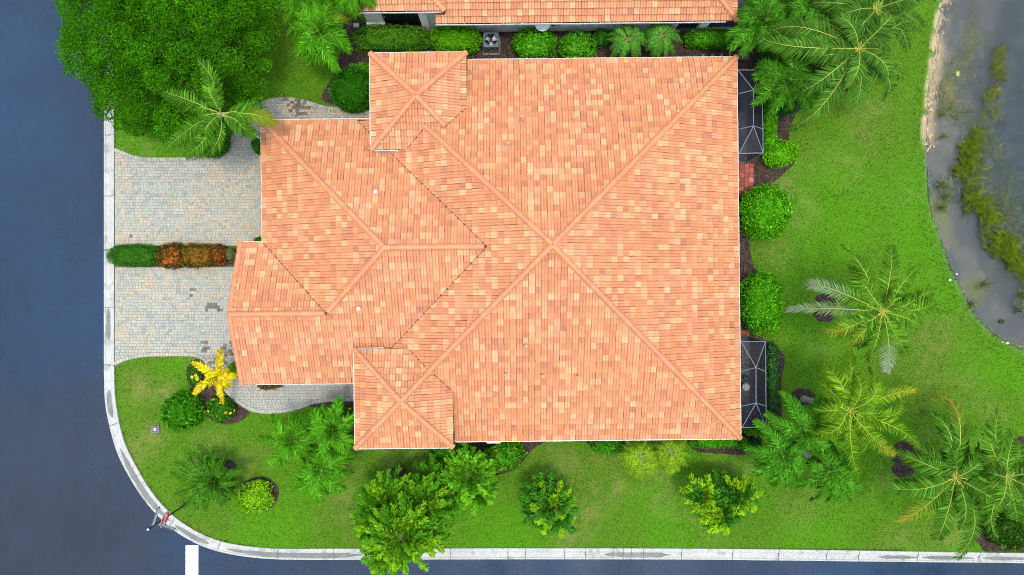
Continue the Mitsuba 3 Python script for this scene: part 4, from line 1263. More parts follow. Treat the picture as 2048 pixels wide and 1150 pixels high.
palm('cycad', 'dark green bushy palm on the corner lawn behind the stop sign', (431, 962), 1.9, (442, 945), [(457, 912), (487, 932), (480, 982), (382, 1035), (415, 1020), (441, 1010), (367, 1009), (342, 946), (352, 929), (403, 912), (422, 905), (376, 910), (459, 998), (395, 940), (350, 985), (468, 955), (440, 930), (400, 1000), (380, 975)], 0.34, 46, (0.036, 0.125, 0.008), (0.10, 0.20, 0.04), 75, fill=20, fill_len=1.35, r0=0.16, r1=0.13, width=0.045, droop=0.3, vee=0.6, rows=2, sweep=0.75, lift=0.5, drop=0.5, rr=0.016, bare=0.08)
palm('yellow_palm', 'small palm with bright yellow fronds where the walk meets the driveway', (432, 757), 2.2, (445, 752), [(442, 700, 436, 725), (384, 733, 408, 740), (384, 785, 405, 768), (450, 808, 440, 782), (482, 757, 460, 752), (462, 768, 448, 764, .1), (436, 735, 434, 744, -.3), (420, 752, 426, 754, -.2)],
     0.36, 34, (0.46, 0.38, 0.010), (0.40, 0.36, 0.05), 76, r0=0.07, r1=0.05, fill=6, fill_len=0.85, width=0.055, droop=0.2, vee=0.25, sweep=0.8, lift=0.35, drop=0.4, rr=0.014, bare=0.12)


# ------------------------------------------------------------------ bushy palms with bottle brush plumes
def plume_palm(label, stems, seed, base, bright, group=None):
    """stems: (crown x, crown y, crown height, base x, base y, plume reach in pixels, plumes, share of bright new growth)."""
    rng = np.random.default_rng(seed)
    k = thing('foxtail_palm', label, 'palm tree', group)
    for cx, cy, z, bx_, by_, reach, nf, share in stems:
        nf = int(nf * 1.8)
        top, b = P(cx, cy, z), P(bx_, by_, 0.05)
        put(part(k, 'trunk'), tube(trunk_line(b, top - [0, 0, .2], 0, 8), np.linspace(0.07, 0.05, 8), 8), 'bark', smooth=50)
        for i in range(nf):
            a = i * 2.399963 + seed
            el = 1.0 - 1.5 * ((i + 0.5) / nf) ** 0.8
            rr_ = reach * (H - z) / F * rng.uniform(0.78, 1.1)
            d = np.array([math.cos(a), math.sin(a), 0])
            tip = top + d * rr_ * (1.0 if el < 0.5 else 1.25 - 0.75 * el) + [0, 0, 0.75 * el * rr_ - 0.25]
            ctrl = top + d * rr_ * 0.5 + [0, 0, 0.35 + max(el, 0) * 0.5 * rr_]
            q = bez(top, ctrl, tip, 22)
            col = np.array(bright if rng.random() < share else base) * rng.uniform(0.85, 1.15)
            n = 120
            t = np.sort(rng.uniform(0.16, 1, n))
            c0 = np.column_stack([np.interp(t, np.linspace(0, 1, 22), q[:, j]) for j in range(3)])
            Tn = unit(np.column_stack([np.interp(t, np.linspace(0, 1, 22), np.gradient(q[:, j])) for j in range(3)]))
            S = unit(np.cross(Tn, [0, 0, 1.0]))
            N = np.cross(S, Tn)
            ph = rng.uniform(-0.6, math.pi + 0.6, n)[:, None]
            rad = np.cos(ph) * S + np.sin(ph) * N
            D = unit(rad * 0.9 + Tn * 0.85)
            ln = 0.36 * (1 - 0.35 * t) * rng.uniform(0.75, 1.2, n)
            mb = MB()
            # wedge shaped leaflet: narrow at the stalk, ragged and wide at the end
            W = unit(np.cross(D, rad + 0.3 * rng.normal(0, 1, (n, 3)))) * (ln * 0.16)[:, None]
            e = c0 + D * ln[:, None]
            v = np.stack([c0, e * 0.45 + c0 * 0.55 + W * 0.62, e + W - D * (ln * 0.10)[:, None], e + D * (ln * 0.06)[:, None], e - W - D * (ln * 0.16)[:, None], e * 0.45 + c0 * 0.55 - W * 0.62], 1)
            v[:, 2:5, 2] -= (ln * 0.12)[:, None]
            kk = np.arange(n)[:, None] * 6
            f = np.vstack([kk + [0, 1, 5], kk + [1, 2, 3], kk + [1, 3, 5], kk + [5, 3, 4]])
            mb.add(v.reshape(-1, 3), f, np.repeat(tint(col, n, rng, 0.18), 6, 0))
            fk = part(k, 'plume')
            mb.put(fk, 'leaf')
            vv_, ff_ = tube(q, np.linspace(0.016, 0.005, 22), 5)
            MB().add(vv_, ff_, (0.10, 0.20, 0.03)).put(part(fk, 'stalk'), 'stalk')
    return k


FG, FB = (0.058, 0.205, 0.009), (0.125, 0.30, 0.010)
plume_palm('large bushy palm clump hanging over the south kerb and road', [(803, 1068, 4.3, 812, 1000, 72, 24, .65), (772, 1010, 3.0, 800, 985, 62, 16, .35), (846, 1008, 3.3, 815, 985, 56, 16, .4), (752, 1040, 2.8, 790, 995, 50, 12, .3), (850, 1060, 3.2, 820, 1005, 50, 12, .5), (775, 1100, 4.0, 805, 1010, 54, 12, .65)], 81, FG, FB)
plume_palm('bushy bright green palm between the big clump and the south shrubs', [(936, 948, 3.0, 930, 915, 50, 20, .65), (900, 985, 2.4, 905, 950, 48, 14, .35), (955, 980, 2.4, 930, 945, 40, 10, .5), (865, 960, 1.8, 872, 940, 42, 10, .1)], 82, FG, (0.10, 0.30, 0.012))
plume_palm('small bushy palm alone in the middle of the south lawn', [(1102, 1010, 2.6, 1096, 970, 40, 13, .45), (1085, 990, 1.9, 1094, 966, 36, 12, .0), (1112, 1030, 2.3, 1100, 972, 42, 12, .65), (1075, 1020, 1.8, 1090, 970, 36, 8, 0)], 83, (0.040, 0.165, 0.012), (0.14, 0.31, 0.010), 'bushy palms on the south lawn')
plume_palm('small bushy palm on the south lawn nearer the lake, three bright tufts', [(1405, 990, 2.3, 1430, 966, 34, 10, .75), (1478, 995, 2.3, 1445, 966, 38, 12, .5), (1440, 1030, 2.3, 1438, 968, 38, 12, .6), (1435, 985, 1.7, 1437, 964, 42, 12, 0)], 84, (0.036, 0.15, 0.012), (0.16, 0.33, 0.010), 'bushy palms on the south lawn')


# ------------------------------------------------------------------ shade trees
def shade_tree(label, clumps, base, seed, leaf_n, base_col, leaf=0.13, name='shade_tree', trunk_r=0.3, cat_='tree'):
    """clumps: (centre, radius). Limbs run from the trunk into every clump; leaves crowd the outside of the clumps."""
    rng = np.random.default_rng(seed)
    k = thing(name, label, cat_)
    base = np.asarray(base, float)
    cen = np.mean([c for c, r in clumps], 0)
    fork = np.array([base[0] * 0.6 + cen[0] * 0.4, base[1] * 0.6 + cen[1] * 0.4, max(2.0, cen[2] * 0.40)])
    put(part(k, 'trunk'), tube(bez(base, (base + fork) / 2 + [0.1, 0, 0], fork, 8), np.linspace(trunk_r, trunk_r * 0.7, 8), 10), 'bark', smooth=50)
    lm = MB()
    for c, r in clumps[::3]:
        lm.add(*tube(bez(fork, (fork + c) / 2 + [0, 0, 0.2], c - [0, 0, 0.3 * r], 7), np.linspace(trunk_r * 0.35, 0.02, 7), 6))
    lm.put(part(k, 'limb'), 'dark_bark')
    mb = MB()
    for c, r in clumps:
        n = int(leaf_n * r * r)
        d = unit(rng.normal(0, 1, (n, 3)))
        d[:, 2] = np.where(d[:, 2] < -0.25, -d[:, 2], d[:, 2])
        rad = r * (1 + 0.55 * (fbm(d * 2.2 + c * 1.7, 3, seed) - 0.5) * 2) * (1 - np.abs(rng.normal(0, 0.17, n)))
        pos = c + d * rad[:, None] * [1, 1, 0.8]
        nr = unit(d * 0.8 + [0, 0, 0.5] + 0.6 * rng.normal(0, 1, (n, 3)))
        dd = np.cross(nr, rng.normal(0, 1, (n, 3))) + d * 0.5
        leaves(mb, pos, dd, nr, leaf * rng.uniform(0.7, 1.35, n), leaf * 0.5 * rng.uniform(0.8, 1.2, n), tint(np.array(base_col) * rng.uniform(0.8, 1.25), n, rng, 0.32))
    mb.put(part(k, 'crown'), 'leaf')
    return k


TR = np.random.default_rng(77)
outline = Polygon([(95, -70), (108, 0), (128, 40), (131, 75), (122, 95), (118, 120), (130, 150), (165, 160), (168, 185), (180, 215), (205, 240), (228, 255), (255, 272), (300, 272), (330, 285), (385, 285), (430, 280), (455, 250), (480, 225), (525, 215), (540, 170), (545, 110), (565, 60), (560, 0), (565, -70)])
cl = []
for layer, (want, lo, hi, dz, gap) in enumerate([(150, 0.55, 1.05, 0.0, 1.28), (140, 0.7, 1.1, -1.8, 0.62)]):
    tries, got = 0, 0
    while got < want and tries < 9000:
        tries += 1
        x, y = TR.uniform(95, 570), TR.uniform(-70, 285)
        dist = outline.exterior.distance(Point(x, y))
        if not outline.contains(Point(x, y)) or dist < (12 if layer == 0 else 26):
            continue
        hgt = 2.9 + 2.7 * min(1, (dist / 125)) ** 0.62 + TR.uniform(-0.8, 0.7) + dz * 0.8
        if hgt < 1.6:
            continue
        r = min(TR.uniform(lo, hi), dist * (H - hgt) / F * 1.15)
        q = P(x, y, hgt)
        if all(np.hypot(*(q - c)[:2]) > gap * (r + rr) * 0.72 for c, rr, l in cl if l == layer):
            cl.append((q, r, layer))
            got += 1
cl = [(c, r) for c, r, l in cl]
shade_tree('huge dense shade tree filling the upper left, overhanging the road', cl, P(360, 105, 0.05), 91, 1350, (0.031, 0.132, 0.003), 0.115, trunk_r=0.34)
# trees across the south street, outside the frame: the wet road mirrors them
for i, (x, y, h, r) in enumerate([(-0.6, -20.2, 11.0, 1.1), (30.0, -20.2, 10.8, 1.2), (26.4, -20.6, 11.0, 0.5)]):
    rg = np.random.default_rng(300 + i)
    cs = [(np.array([x, y, h]) + rg.normal(0, 1, 3) * [r * .5, r * .35, r * .4], r * rg.uniform(0.35, 0.6)) for _ in range(9)]
    shade_tree(f'street tree {["left", "right", "small middle"][i]} of three across the south road', cs, (x, y, 0), 310 + i, 500, (0.035, 0.13, 0.008), 0.16, name='street_tree', trunk_r=0.14)

# ------------------------------------------------------------------ shrubs and hedges
SB, SD, SM = (0.075, 0.27, 0.008), (0.035, 0.15, 0.010), (0.05, 0.215, 0.008)
bush('hedge', 'long clipped dark hedge under the neighbour bay window', 'hedge', 786, 78, 75, 25, 1.35, (0.045, 0.15, 0.008), 0.075, seed=1, power=4, second=(0.16, 0.26, 0.02), frac=.10)
bush('shrub', 'bright green mounded shrub left of the dark air conditioner', 'shrub', 912, 80, 52, 28, 1.4, (0.075, 0.255, 0.006), 0.085, seed=2, power=2.6, rough=0.2)
bush('round_shrub', 'round glossy shrub below the satellite dish', 'shrub', 1070, 91, 43, 32, 1.5, (0.06, 0.25, 0.008), 0.115, seed=3, power=2.3, rough=0.34)
bush('round_shrub', 'round shrub between the dish shrub and the fine leaved palms', 'shrub', 1155, 94, 36, 27, 1.35, (0.06, 0.24, 0.010), 0.115, seed=4, power=2.3, rough=0.36)
bush('shrub', 'small dim shrub tucked left of the fine leaved palms', 'shrub', 1203, 77, 17, 17, 1.0, (0.03, 0.13, 0.01), 0.10, seed=5)
bush('hedge', 'clipped green hedge along the neighbour terrace rail', 'hedge', 1421, 78, 51, 17, 1.0, (0.055, 0.22, 0.008), 0.075, seed=6, power=5)
bush('round_shrub', 'large dark fine leaved round shrub beside the north tower', 'shrub', 705, 180, 44, 44, 1.7, (0.022, 0.125, 0.006), 0.06, seed=7, power=2.2, rough=0.06)
bush('shrub', 'small bright shrub above the large dark one by the tower wall', 'shrub', 724, 141, 20, 15, 1.0, (0.06, 0.23, 0.01), 0.08, seed=8)
bush('round_shrub', 'upper of two round shrubs along the east wall, the wider one', 'shrub', 1530, 425, 51, 56, 2.0, (0.06, 0.245, 0.006), 0.10, seed=9, power=2.2, rough=0.24, group='round shrubs along the east wall')
bush('round_shrub', 'lower of two round shrubs along the east wall', 'shrub', 1522, 604, 43, 62, 2.0, (0.058, 0.24, 0.006), 0.10, seed=10, power=2.3, rough=0.26, group='round shrubs along the east wall')
bush('hedge', 'bright green strip hedge along the north screened terrace', 'hedge', 1538, 255, 14, 52, 0.9, (0.07, 0.27, 0.006), 0.085, seed=12, power=4, rough=.2)
bush('round_shrub', 'low bright shrub at the lower corner of the north terrace', 'shrub', 1559, 307, 36, 27, 0.9, (0.085, 0.29, 0.006), 0.085, seed=13, power=2.4)
bush('groundcover', 'dim green low planting beside the south screened terrace', 'plant', 1545, 765, 12, 75, 0.45, (0.03, 0.10, 0.022), 0.09, seed=14, power=4, rough=.3)
bush('shrub', 'dark shrub left of the pale air conditioner', 'shrub', 900, 900, 42, 26, 1.2, (0.035, 0.165, 0.008), 0.11, seed=15, rough=.25, second=(0.12, 0.30, 0.01), frac=.12)
bush('shrub', 'leafy shrub right of the pale air conditioner', 'shrub', 1007, 910, 44, 32, 1.2, (0.035, 0.165, 0.008), 0.12, seed=16, rough=.25, second=(0.16, 0.32, 0.012), frac=.18, rot=.3)
bush('shrub', 'low shrub under the south eave left of the yellow green palms', 'shrub', 1212, 891, 34, 18, 0.9, (0.045, 0.20, 0.008), 0.09, seed=17, rough=.2)
bush('hedge', 'narrow clipped hedge under the south eave at the house corner', 'hedge', 1434, 883, 56, 11, 0.8, (0.05, 0.215, 0.008), 0.07, seed=18, power=6)
bush('shrub', 'bright yellow green oval shrub inside a mulch ring', 'shrub', 511, 993, 36, 31, 0.9, (0.12, 0.30, 0.008), 0.10, seed=19, power=2.3, second=(0.22, 0.40, 0.015), frac=.25, rot=.3)
bush('grass_mound', 'soft dark green grass mound at the street end of the driveway island', 'plant', 270, 511, 51, 22, 0.6, (0.035, 0.135, 0.012), 0.14, seed=20, power=2.8, wide=.14, rough=.3)
bush('croton_hedge', 'orange and red leaved croton hedge on the driveway island', 'hedge', 344, 512, 27, 24, 0.9, (0.26, 0.075, 0.010), 0.10, seed=21, power=3, rough=.4, second=(0.035, 0.045, 0.010), frac=.6)
bush('croton_hedge', 'mixed green and bronze croton hedge, middle of the driveway island', 'hedge', 395, 511, 36, 23, 0.9, (0.17, 0.075, 0.010), 0.10, seed=22, power=4, rough=.3, second=(0.055, 0.075, 0.010), frac=.5)
bush('croton_hedge', 'reddish croton at the garage end of the driveway island', 'hedge', 436, 509, 19, 22, 0.85, (0.26, 0.065, 0.010), 0.09, seed=23, rough=.25, second=(0.06, 0.05, 0.012), frac=.5)
bush('grass_tuft', 'pale olive tuft beside the red croton near the garage', 'plant', 459, 508, 11, 11, 0.55, (0.16, 0.17, 0.065), 0.14, seed=24, wide=.14)
bush('hibiscus', 'large loose hibiscus bush with a few orange flowers on the corner lawn', 'shrub', 366, 823, 42, 38, 1.3, (0.035, 0.16, 0.006), 0.12, seed=25, rough=.3, flowers=(3, (0.6, 0.26, 0.05)))
bush('hibiscus', 'low bush with yellow flowers in the bed below the yellow palm', 'shrub', 442, 818, 27, 25, 0.9, (0.035, 0.14, 0.008), 0.10, seed=26, rough=.3, flowers=(9, (0.65, 0.42, 0.03)))
bush('flower_bush', 'small flowering plant at the left tip of the yellow palm bed', 'plant', 390, 750, 14, 24, 0.5, (0.035, 0.12, 0.010), 0.08, seed=27, rough=.3, flowers=(7, (0.62, 0.40, 0.03)))
bush('flower_bush', 'orange flowering plants beside the tower between walk and palms', 'plant', 700, 826, 16, 16, 0.6, (0.035, 0.12, 0.010), 0.08, seed=28, rough=.3, flowers=(6, (0.6, 0.28, 0.03)))
bush('croton', 'dark red croton peeping out below the garage eave by the walk', 'plant', 537, 768, 24, 11, 0.6, (0.10, 0.035, 0.018), 0.15, seed=29, wide=.25, rough=.3, second=(0.16, 0.16, 0.02), frac=.3)
bush('shrub', 'small light green plant at the garage corner by the yellow palm', 'plant', 470, 740, 12, 18, 0.8, (0.13, 0.26, 0.012), 0.10, seed=30, rough=.3)
bush('shrub', 'rounded shrub at the driveway edge under the coconut palm', 'shrub', 428, 288, 32, 28, 0.9, (0.03, 0.125, 0.006), 0.09, seed=31)
bush('shrub', 'small dark shrub against the garage wall near the palm trunk', 'shrub', 519, 289, 14, 22, 0.9, (0.025, 0.12, 0.008), 0.08, seed=32)
bush('shrub', 'scrap of shrub in the notch beside the garage gutter', 'plant', 520, 480, 12, 6, 0.6, (0.03, 0.13, 0.008), 0.08, seed=33)
bush('shrub', 'very dark spreading shrub in the lower right corner by the kerb', 'shrub', 2030, 1060, 62, 40, 0.9, (0.018, 0.065, 0.005), 0.10, seed=34, rough=.25, second=(0.12, 0.16, 0.02), frac=.08)
bush('croton', 'yellow leaved croton beside the north terrace screen', 'plant', 1540, 150, 13, 24, 0.9, (0.26, 0.26, 0.015), 0.15, seed=35, wide=.25, rough=.3)
bush('croton', 'yellow and green croton below the other one by the terrace', 'plant', 1537, 188, 12, 12, 0.7, (0.24, 0.20, 0.015), 0.15, seed=36, wide=.25, rough=.3)
bush('shrub', 'dark spiky plant between the terrace hedge and the coconut fronds', 'plant', 1574, 212, 22, 20, 0.8, (0.03, 0.12, 0.025), 0.22, seed=37, wide=.10, rough=.2)
bush('dry_grass', 'dull purple tuft of dry grass behind the big palm clump', 'plant', 796, 948, 17, 15, 0.7, (0.10, 0.075, 0.075), 0.2, seed=38, wide=.08, rough=.2)
bush('shrub', 'light leaved plant at the foot of the south terrace', 'plant', 1510, 862, 22, 10, 0.7, (0.075, 0.22, 0.012), 0.14, seed=39, wide=.35, rough=.35)
bush('shrub', 'dark rosette plant at the house corner beside the narrow hedge', 'plant', 1503, 888, 18, 15, 0.5, (0.02, 0.07, 0.02), 0.16, seed=40, wide=.2, rough=.3)
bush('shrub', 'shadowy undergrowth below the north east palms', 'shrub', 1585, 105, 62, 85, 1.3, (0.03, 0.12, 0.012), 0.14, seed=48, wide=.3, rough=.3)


def spiky(label, px, py, r, n, col, seed, h=0.4, name='agave'):
    rng = np.random.default_rng(seed)
    k = thing(name, label, 'plant')
    c = P(px, py, 0.12)
    mb = MB()
    for i in range(n):
        a = rng.uniform(0, 2 * math.pi)
        L = r * H / F * rng.uniform(0.7, 1.1)
        d, s = np.array([math.cos(a), math.sin(a), 0]), np.array([-math.sin(a), math.cos(a), 0])
        m, e = c + d * L * 0.5 + [0, 0, h * rng.uniform(.5, 1)], c + d * L + [0, 0, h * rng.uniform(.2, .7)]
        w = 0.022
        mb.add([c - s * w * .6, c + s * w * .6, m + s * w, m - s * w, e], [[0, 1, 2], [0, 2, 3], [3, 2, 4]], np.array(col) * rng.uniform(.75, 1.25))
    mb.put(k, 'leaf')


spiky('silvery spiky plant left of the small bright tower shrub', 710, 139, 13, 40, (0.24, 0.32, 0.24), 1)
spiky('green spiky plant at the left side of the dark tower shrub', 670, 186, 17, 60, (0.10, 0.20, 0.09), 2)
spiky('spiky plant below it, at the foot of the dark tower shrub', 680, 203, 12, 40, (0.12, 0.2, 0.1), 3)
spiky('blue green spiky seedling in the mulch ring near the south terrace', 1611, 802, 13, 50, (0.07, 0.16, 0.09), 4)


# ------------------------------------------------------------------ screened terraces
def cage(label, c4, h1, h2, hub_z, extra_south, seed):
    """c4: outer roof corners NW, NE, SE, SW in pixels at the eave height; h1, h2 the two hubs."""
    k = thing('screen_enclosure', label, 'screen enclosure', 'screened terraces on the east wall')
    ze = 2.62
    nw, ne, se, sw = [P(*q, ze) for q in c4]
    a, b = P(*h1, hub_z), P(*h2, hub_z)
    drop = lambda q: np.array([q[0], q[1], 0.12])  # noqa: E731
    wn, ws = P(c4[0][0], h1[1] + 8, ze), P(c4[3][0], h2[1] + 6, ze)
    en, es = P(c4[1][0], h1[1] + 8, ze), P(c4[2][0], h2[1] + 6, ze)
    for p, q, w_ in [(nw, ne, .034), (ne, se, .034), (se, sw, .042), (nw, a, .034), (ne, a, .034), (a, b, .034), (b, se, .034), (b, sw, .034), (a, wn, .034), (a, en, .034), (b, ws, .034), (b, es, .034)]:
        put(part(k, 'roof_bar'), beam(p, q, w_), 'frame_metal')
    for q in (ne, se, nw, sw, en, es):
        put(part(k, 'post'), beam(drop(q), q, .055), 'frame_metal')
    for p, q in ((drop(ne), drop(se)), (drop(nw), drop(ne)), (drop(se), drop(sw))):
        put(part(k, 'sill_rail'), beam(p, q, .06), 'frame_metal')
    for r in [(nw, ne, a), (ne, en, a), (a, en, es, b), (b, es, se), (b, se, sw), (b, sw, ws), (a, b, ws, wn), (nw, a, wn)]:
        r = np.array(r) - [0, 0, 0.012]
        f = [[0, 1, 2]] if len(r) == 3 else [[0, 1, 2], [0, 2, 3]]
        put(part(k, 'roof_screen'), (r, np.array(f)), 'screen_mesh')
    for p, q in ((ne, se), (nw, ne), (se, sw)):
        r = np.array([drop(p), drop(q), q, p])
        put(part(k, 'wall_screen'), (r, np.array([[0, 1, 2, 3]])), 'screen_mesh')
    fl = Polygon([tuple(drop(q)[:2]) for q in (nw, ne, se, sw)]).buffer(0)
    x0, y0, x1, y1 = fl.bounds
    x0 -= 0.8
    put(part(k, 'floor'), bx((x0 + x1) / 2, (y0 + y1) / 2, 0.085, x1 - x0, y1 - y0, 0.05), 'grey_metal')
    rg = np.random.default_rng(seed)
    ny = int((y1 - y0) / 0.42)
    for i in range(3):
        for j in range(ny):
            c = np.array([0.22, 0.25, 0.26]) * rg.uniform(.85, 1.1)
            xx, yy = x0 + 0.02 + i * 0.42, y0 + (j + .04) * (y1 - y0) / ny
            r = np.array(sbox(xx, yy, xx + 0.40, yy + (y1 - y0) / ny * 0.94).exterior.coords)[:-1][::-1]
            MB().add(*prism(r[::-1] if cross2(r[1] - r[0], r[2] - r[1]) < 0 else r, 0.10, 0.135), c).put(part(k, 'floor_tile'), 'paver')
    return k, nw, se


k, _, _ = cage('north screened terrace on the east wall with hipped dark mesh roof', [(1476, 140), (1524, 140), (1526, 306), (1478, 307)], (1507, 180), (1507, 252), 3.0, True, 1)
for i, (py, lab) in enumerate([(214, 'dark chair against the house inside the north terrace'), (282, 'second chair inside the north terrace, nearer its lower end')]):
    q = P(1490, py, 0.3)
    t = thing('terrace_chair', lab, 'chair', 'chairs in the north terrace')
    put(part(t, 'seat'), bx(q[0] - .35, q[1], 0.47, 0.5, 0.5, 0.06), 'dark_metal')
    put(part(t, 'backrest'), bx(q[0] - .60, q[1], 0.75, 0.05, 0.5, 0.5), 'dark_metal')
    for sx in (-.57, -.13):
        for sy in (-.22, .22):
            put(part(t, 'leg'), bx(q[0] + sx, q[1] + sy, 0.29, 0.04, 0.04, 0.32), 'dark_metal')
cage('south screened terrace on the east wall, bare frame under dark mesh', [(1482, 683), (1531, 683), (1532, 854), (1484, 855)], (1512, 735), (1512, 806), 3.0, False, 2)
t = thing('round_table', 'pale round table inside the south screened terrace', 'table')
q = P(1492, 774, 0.75)
put(part(t, 'top'), cyl(q - [0, 0, .03], 0.20, 0.04, 24), 'dish_paint')
put(part(t, 'leg'), cyl([q[0], q[1], 0.13], 0.03, 0.6), 'dark_metal')
put(part(t, 'foot'), cyl([q[0], q[1], 0.12], 0.16, 0.03, 20), 'dark_metal')
t = thing('plant_pot', 'grey round pot with a dim plant inside the south terrace', 'plant pot')
q = P(1494, 757, 0.4)
put(part(t, 'pot'), trimesh.creation.revolve([(0.0, 0.12), (0.12, 0.12), (0.18, 0.45), (0.155, 0.45), (0.15, 0.40), (0, 0.40)], sections=20, transform=trimesh.transformations.translation_matrix([q[0], q[1], 0])), 'grey_metal')
mb = MB()
rg = np.random.default_rng(4)
dd = unit(rg.normal(0, 1, (90, 3)) + [0, 0, .8])
leaves(mb, np.array([q[0], q[1], 0.45]) + dd * .18, dd, rg.normal(0, 1, (90, 3)), .13, .05, tint((.03, .09, .03), 90, rg))
mb.put(part(t, 'plant'), 'leaf')

# ------------------------------------------------------------------ stop sign, utility lid
sg = thing('stop_sign', 'red octagonal stop sign on a black post with two street name blades', 'road sign')
post_b = P(371, 1009, 0.05)
put(part(sg, 'post'), cat(cyl([post_b[0], post_b[1], 0.0], 0.045, 3.9), cyl([post_b[0], post_b[1], 0.0], 0.09, 0.35)), 'dark_metal', smooth=40)
m = trimesh.creation.icosphere(2, 0.055)
m.apply_translation([post_b[0], post_b[1], 3.97])
put(part(sg, 'finial'), m, 'sign_white', smooth=True)
u_ = np.array([0.31, 0.95, 0.0])
u_ /= np.linalg.norm(u_)
nf = np.array([0.95, -0.31, 0.0])
nf /= np.linalg.norm(nf)


def on_sign(mesh, at, right, normal):
    M = np.eye(4)
    M[:3, 0], M[:3, 1], M[:3, 2], M[:3, 3] = right, [0, 0, 1], normal, at
    mesh = mesh.copy()
    mesh.apply_transform(M)
    return mesh


def octagon(r, th):
    a = np.pi / 8 + np.arange(8) * np.pi / 4
    return trimesh.creation.extrude_polygon(Polygon(np.column_stack([np.cos(a), np.sin(a)]) * r / math.cos(math.pi / 8)), th, engine='earcut')


sc = np.array([post_b[0], post_b[1], 2.42]) + nf * 0.06
put(part(sg, 'border'), on_sign(octagon(0.40, 0.012), sc, u_, nf), 'sign_white')
put(part(sg, 'backing'), on_sign(octagon(0.425, 0.010), sc - nf * 0.012, u_, nf), 'sign_dark')
put(part(sg, 'face'), on_sign(octagon(0.372, 0.005), sc + nf * 0.012, u_, nf), 'sign_red')
tm = text_mesh('STOP', 0.27, 0.004, bold=True)
tm.apply_translation([-tm.bounds[:, 0].mean(), -tm.bounds[:, 1].mean(), 0])
sx_ = 0.64 / (tm.bounds[1, 0] - tm.bounds[0, 0])
tm.apply_scale([sx_, 1.0, 1.0])
put(part(sg, 'lettering'), on_sign(tm, sc + nf * 0.0175, u_, nf), 'sign_white')


def blade(z, right, normal, off, L):
    c = np.array([post_b[0], post_b[1], z]) + right * off
    b = trimesh.creation.box([L, 0.24, 0.02])
    k = put(part(sg, 'street_blade'), on_sign(b, c, right, normal), 'sign_white')
    e = cat(*[on_sign(trimesh.creation.box(s), c + right * dx + np.array([0, 0, dz]), right, normal) for s, dx, dz in (([L + .06, .03, .04], 0, .13), ([L + .06, .03, .04], 0, -.13), ([.03, .28, .04], L / 2, 0), ([.03, .28, .04], -L / 2, 0))])
    put(part(k, 'frame'), e, 'sign_dark')
    rg = np.random.default_rng(int(z * 100))
    marks, x = [], -L / 2 + 0.08
    while x < L / 2 - 0.1:
        w_ = rg.uniform(0.035, 0.065)
        hh = rg.choice([0.10, 0.15])
        for s_ in (-1, 1):
            marks.append(on_sign(trimesh.creation.box([w_ * .35, hh, 0.026]), c + right * (x + w_ * .3) + np.array([0, 0, (hh - .12) / 2]), right, normal))
        marks.append(on_sign(trimesh.creation.box([w_, 0.025, 0.026]), c + right * (x + w_ * .4) + np.array([0, 0, (hh - .12) / 2 * rg.choice([-1, 1])]), right, normal))
        x += w_ + 0.03
    put(part(k, 'worn_marks'), cat(*marks), 'sign_dark')


blade(3.55, u_, nf, 0.52, 0.92)
blade(3.12, nf, -u_, 0.50, 0.86)
ub = thing('utility_box', 'square grey utility lid set in the corner lawn', 'utility box')
q = P(310.5, 858.5, 0.12)
put(part(ub, 'frame'), bx(q[0], q[1], 0.11, 0.47, 0.38, 0.09, 0.08), 'wet_concrete')
put(part(ub, 'cover'), bx(q[0], q[1], 0.156, 0.40, 0.31, 0.012, 0.08), 'grey_metal')
put(part(ub, 'handle'), cat(bx(q[0], q[1], 0.168, 0.13, 0.13, 0.014, 0.08), cyl([q[0], q[1], 0.17], 0.035, 0.012)), 'pipe_paint')

# ------------------------------------------------------------------ the pond
wk = struct('water')
wv, wf = sheet(lake.buffer(0.35).intersection(sbox(20, -30, 58, 38)), WATER_Z)
scene[wk] = mikit.ply((wv, wf), 'water_surface', smooth=False, interior={'type': 'homogeneous', 'albedo': rgb(0.21, 0.30, 0.35), 'sigma_t': 0.9})
WR = np.random.default_rng(66)


def weeds(key, line, width, n, col, lo=0.15, hi=0.5, lie=0.8, w=0.026):
    """Thin blades rising out of or lying on the water along a line of pixels (x, y, half width)."""
    L = np.array(line, float)
    s = np.concatenate([[0], np.cumsum(np.hypot(*np.diff(L[:, :2], axis=0).T))])
    t = np.repeat(WR.uniform(0, s[-1], n // 22 + 1), 22)[:n] + WR.normal(0, 5, n)
    cl_ = np.repeat(WR.normal(0, 0.45, (n // 22 + 1, 2)), 22, 0)[:n]
    px, py, hw = (np.interp(t, s, L[:, k]) for k in range(3))
    px, py = px + (cl_[:, 0] + WR.normal(0, 0.22, n)) * hw, py + (cl_[:, 1] + WR.normal(0, 0.2, n)) * hw
    b = np.column_stack([(px - 1024) * (H + .25) / F, (575 - py) * (H + .25) / F, np.full(n, WATER_Z - 0.05)])
    a = WR.uniform(0, 2 * np.pi, n)
    ln = WR.uniform(lo, hi, n)
    d = np.column_stack([np.cos(a), np.sin(a), 0 * a])
    sd = np.column_stack([-np.sin(a), np.cos(a), 0 * a])
    up = WR.uniform(0.1, 1, n)[:, None] * (1 - lie) + 0.12
    m = b + d * (ln * .5)[:, None] + np.array([0, 0, 1]) * ln[:, None] * up * .6 + [0, 0, .05]
    e = b + d * ln[:, None] * 0.95 + np.array([0, 0, 1]) * ln[:, None] * up * .7 + [0, 0, .055]
    W = sd * w
    v = np.stack([b - W * .6, b + W * .6, m + W, m - W, e], 1)
    k = np.arange(n)[:, None] * 5
    MB().add(v.reshape(-1, 3), np.vstack([k + [0, 1, 2], k + [0, 2, 3], k + [3, 2, 4]]), np.repeat(tint(col, n, WR, .35, .15), 5, 0)).put(key, 'leaf')


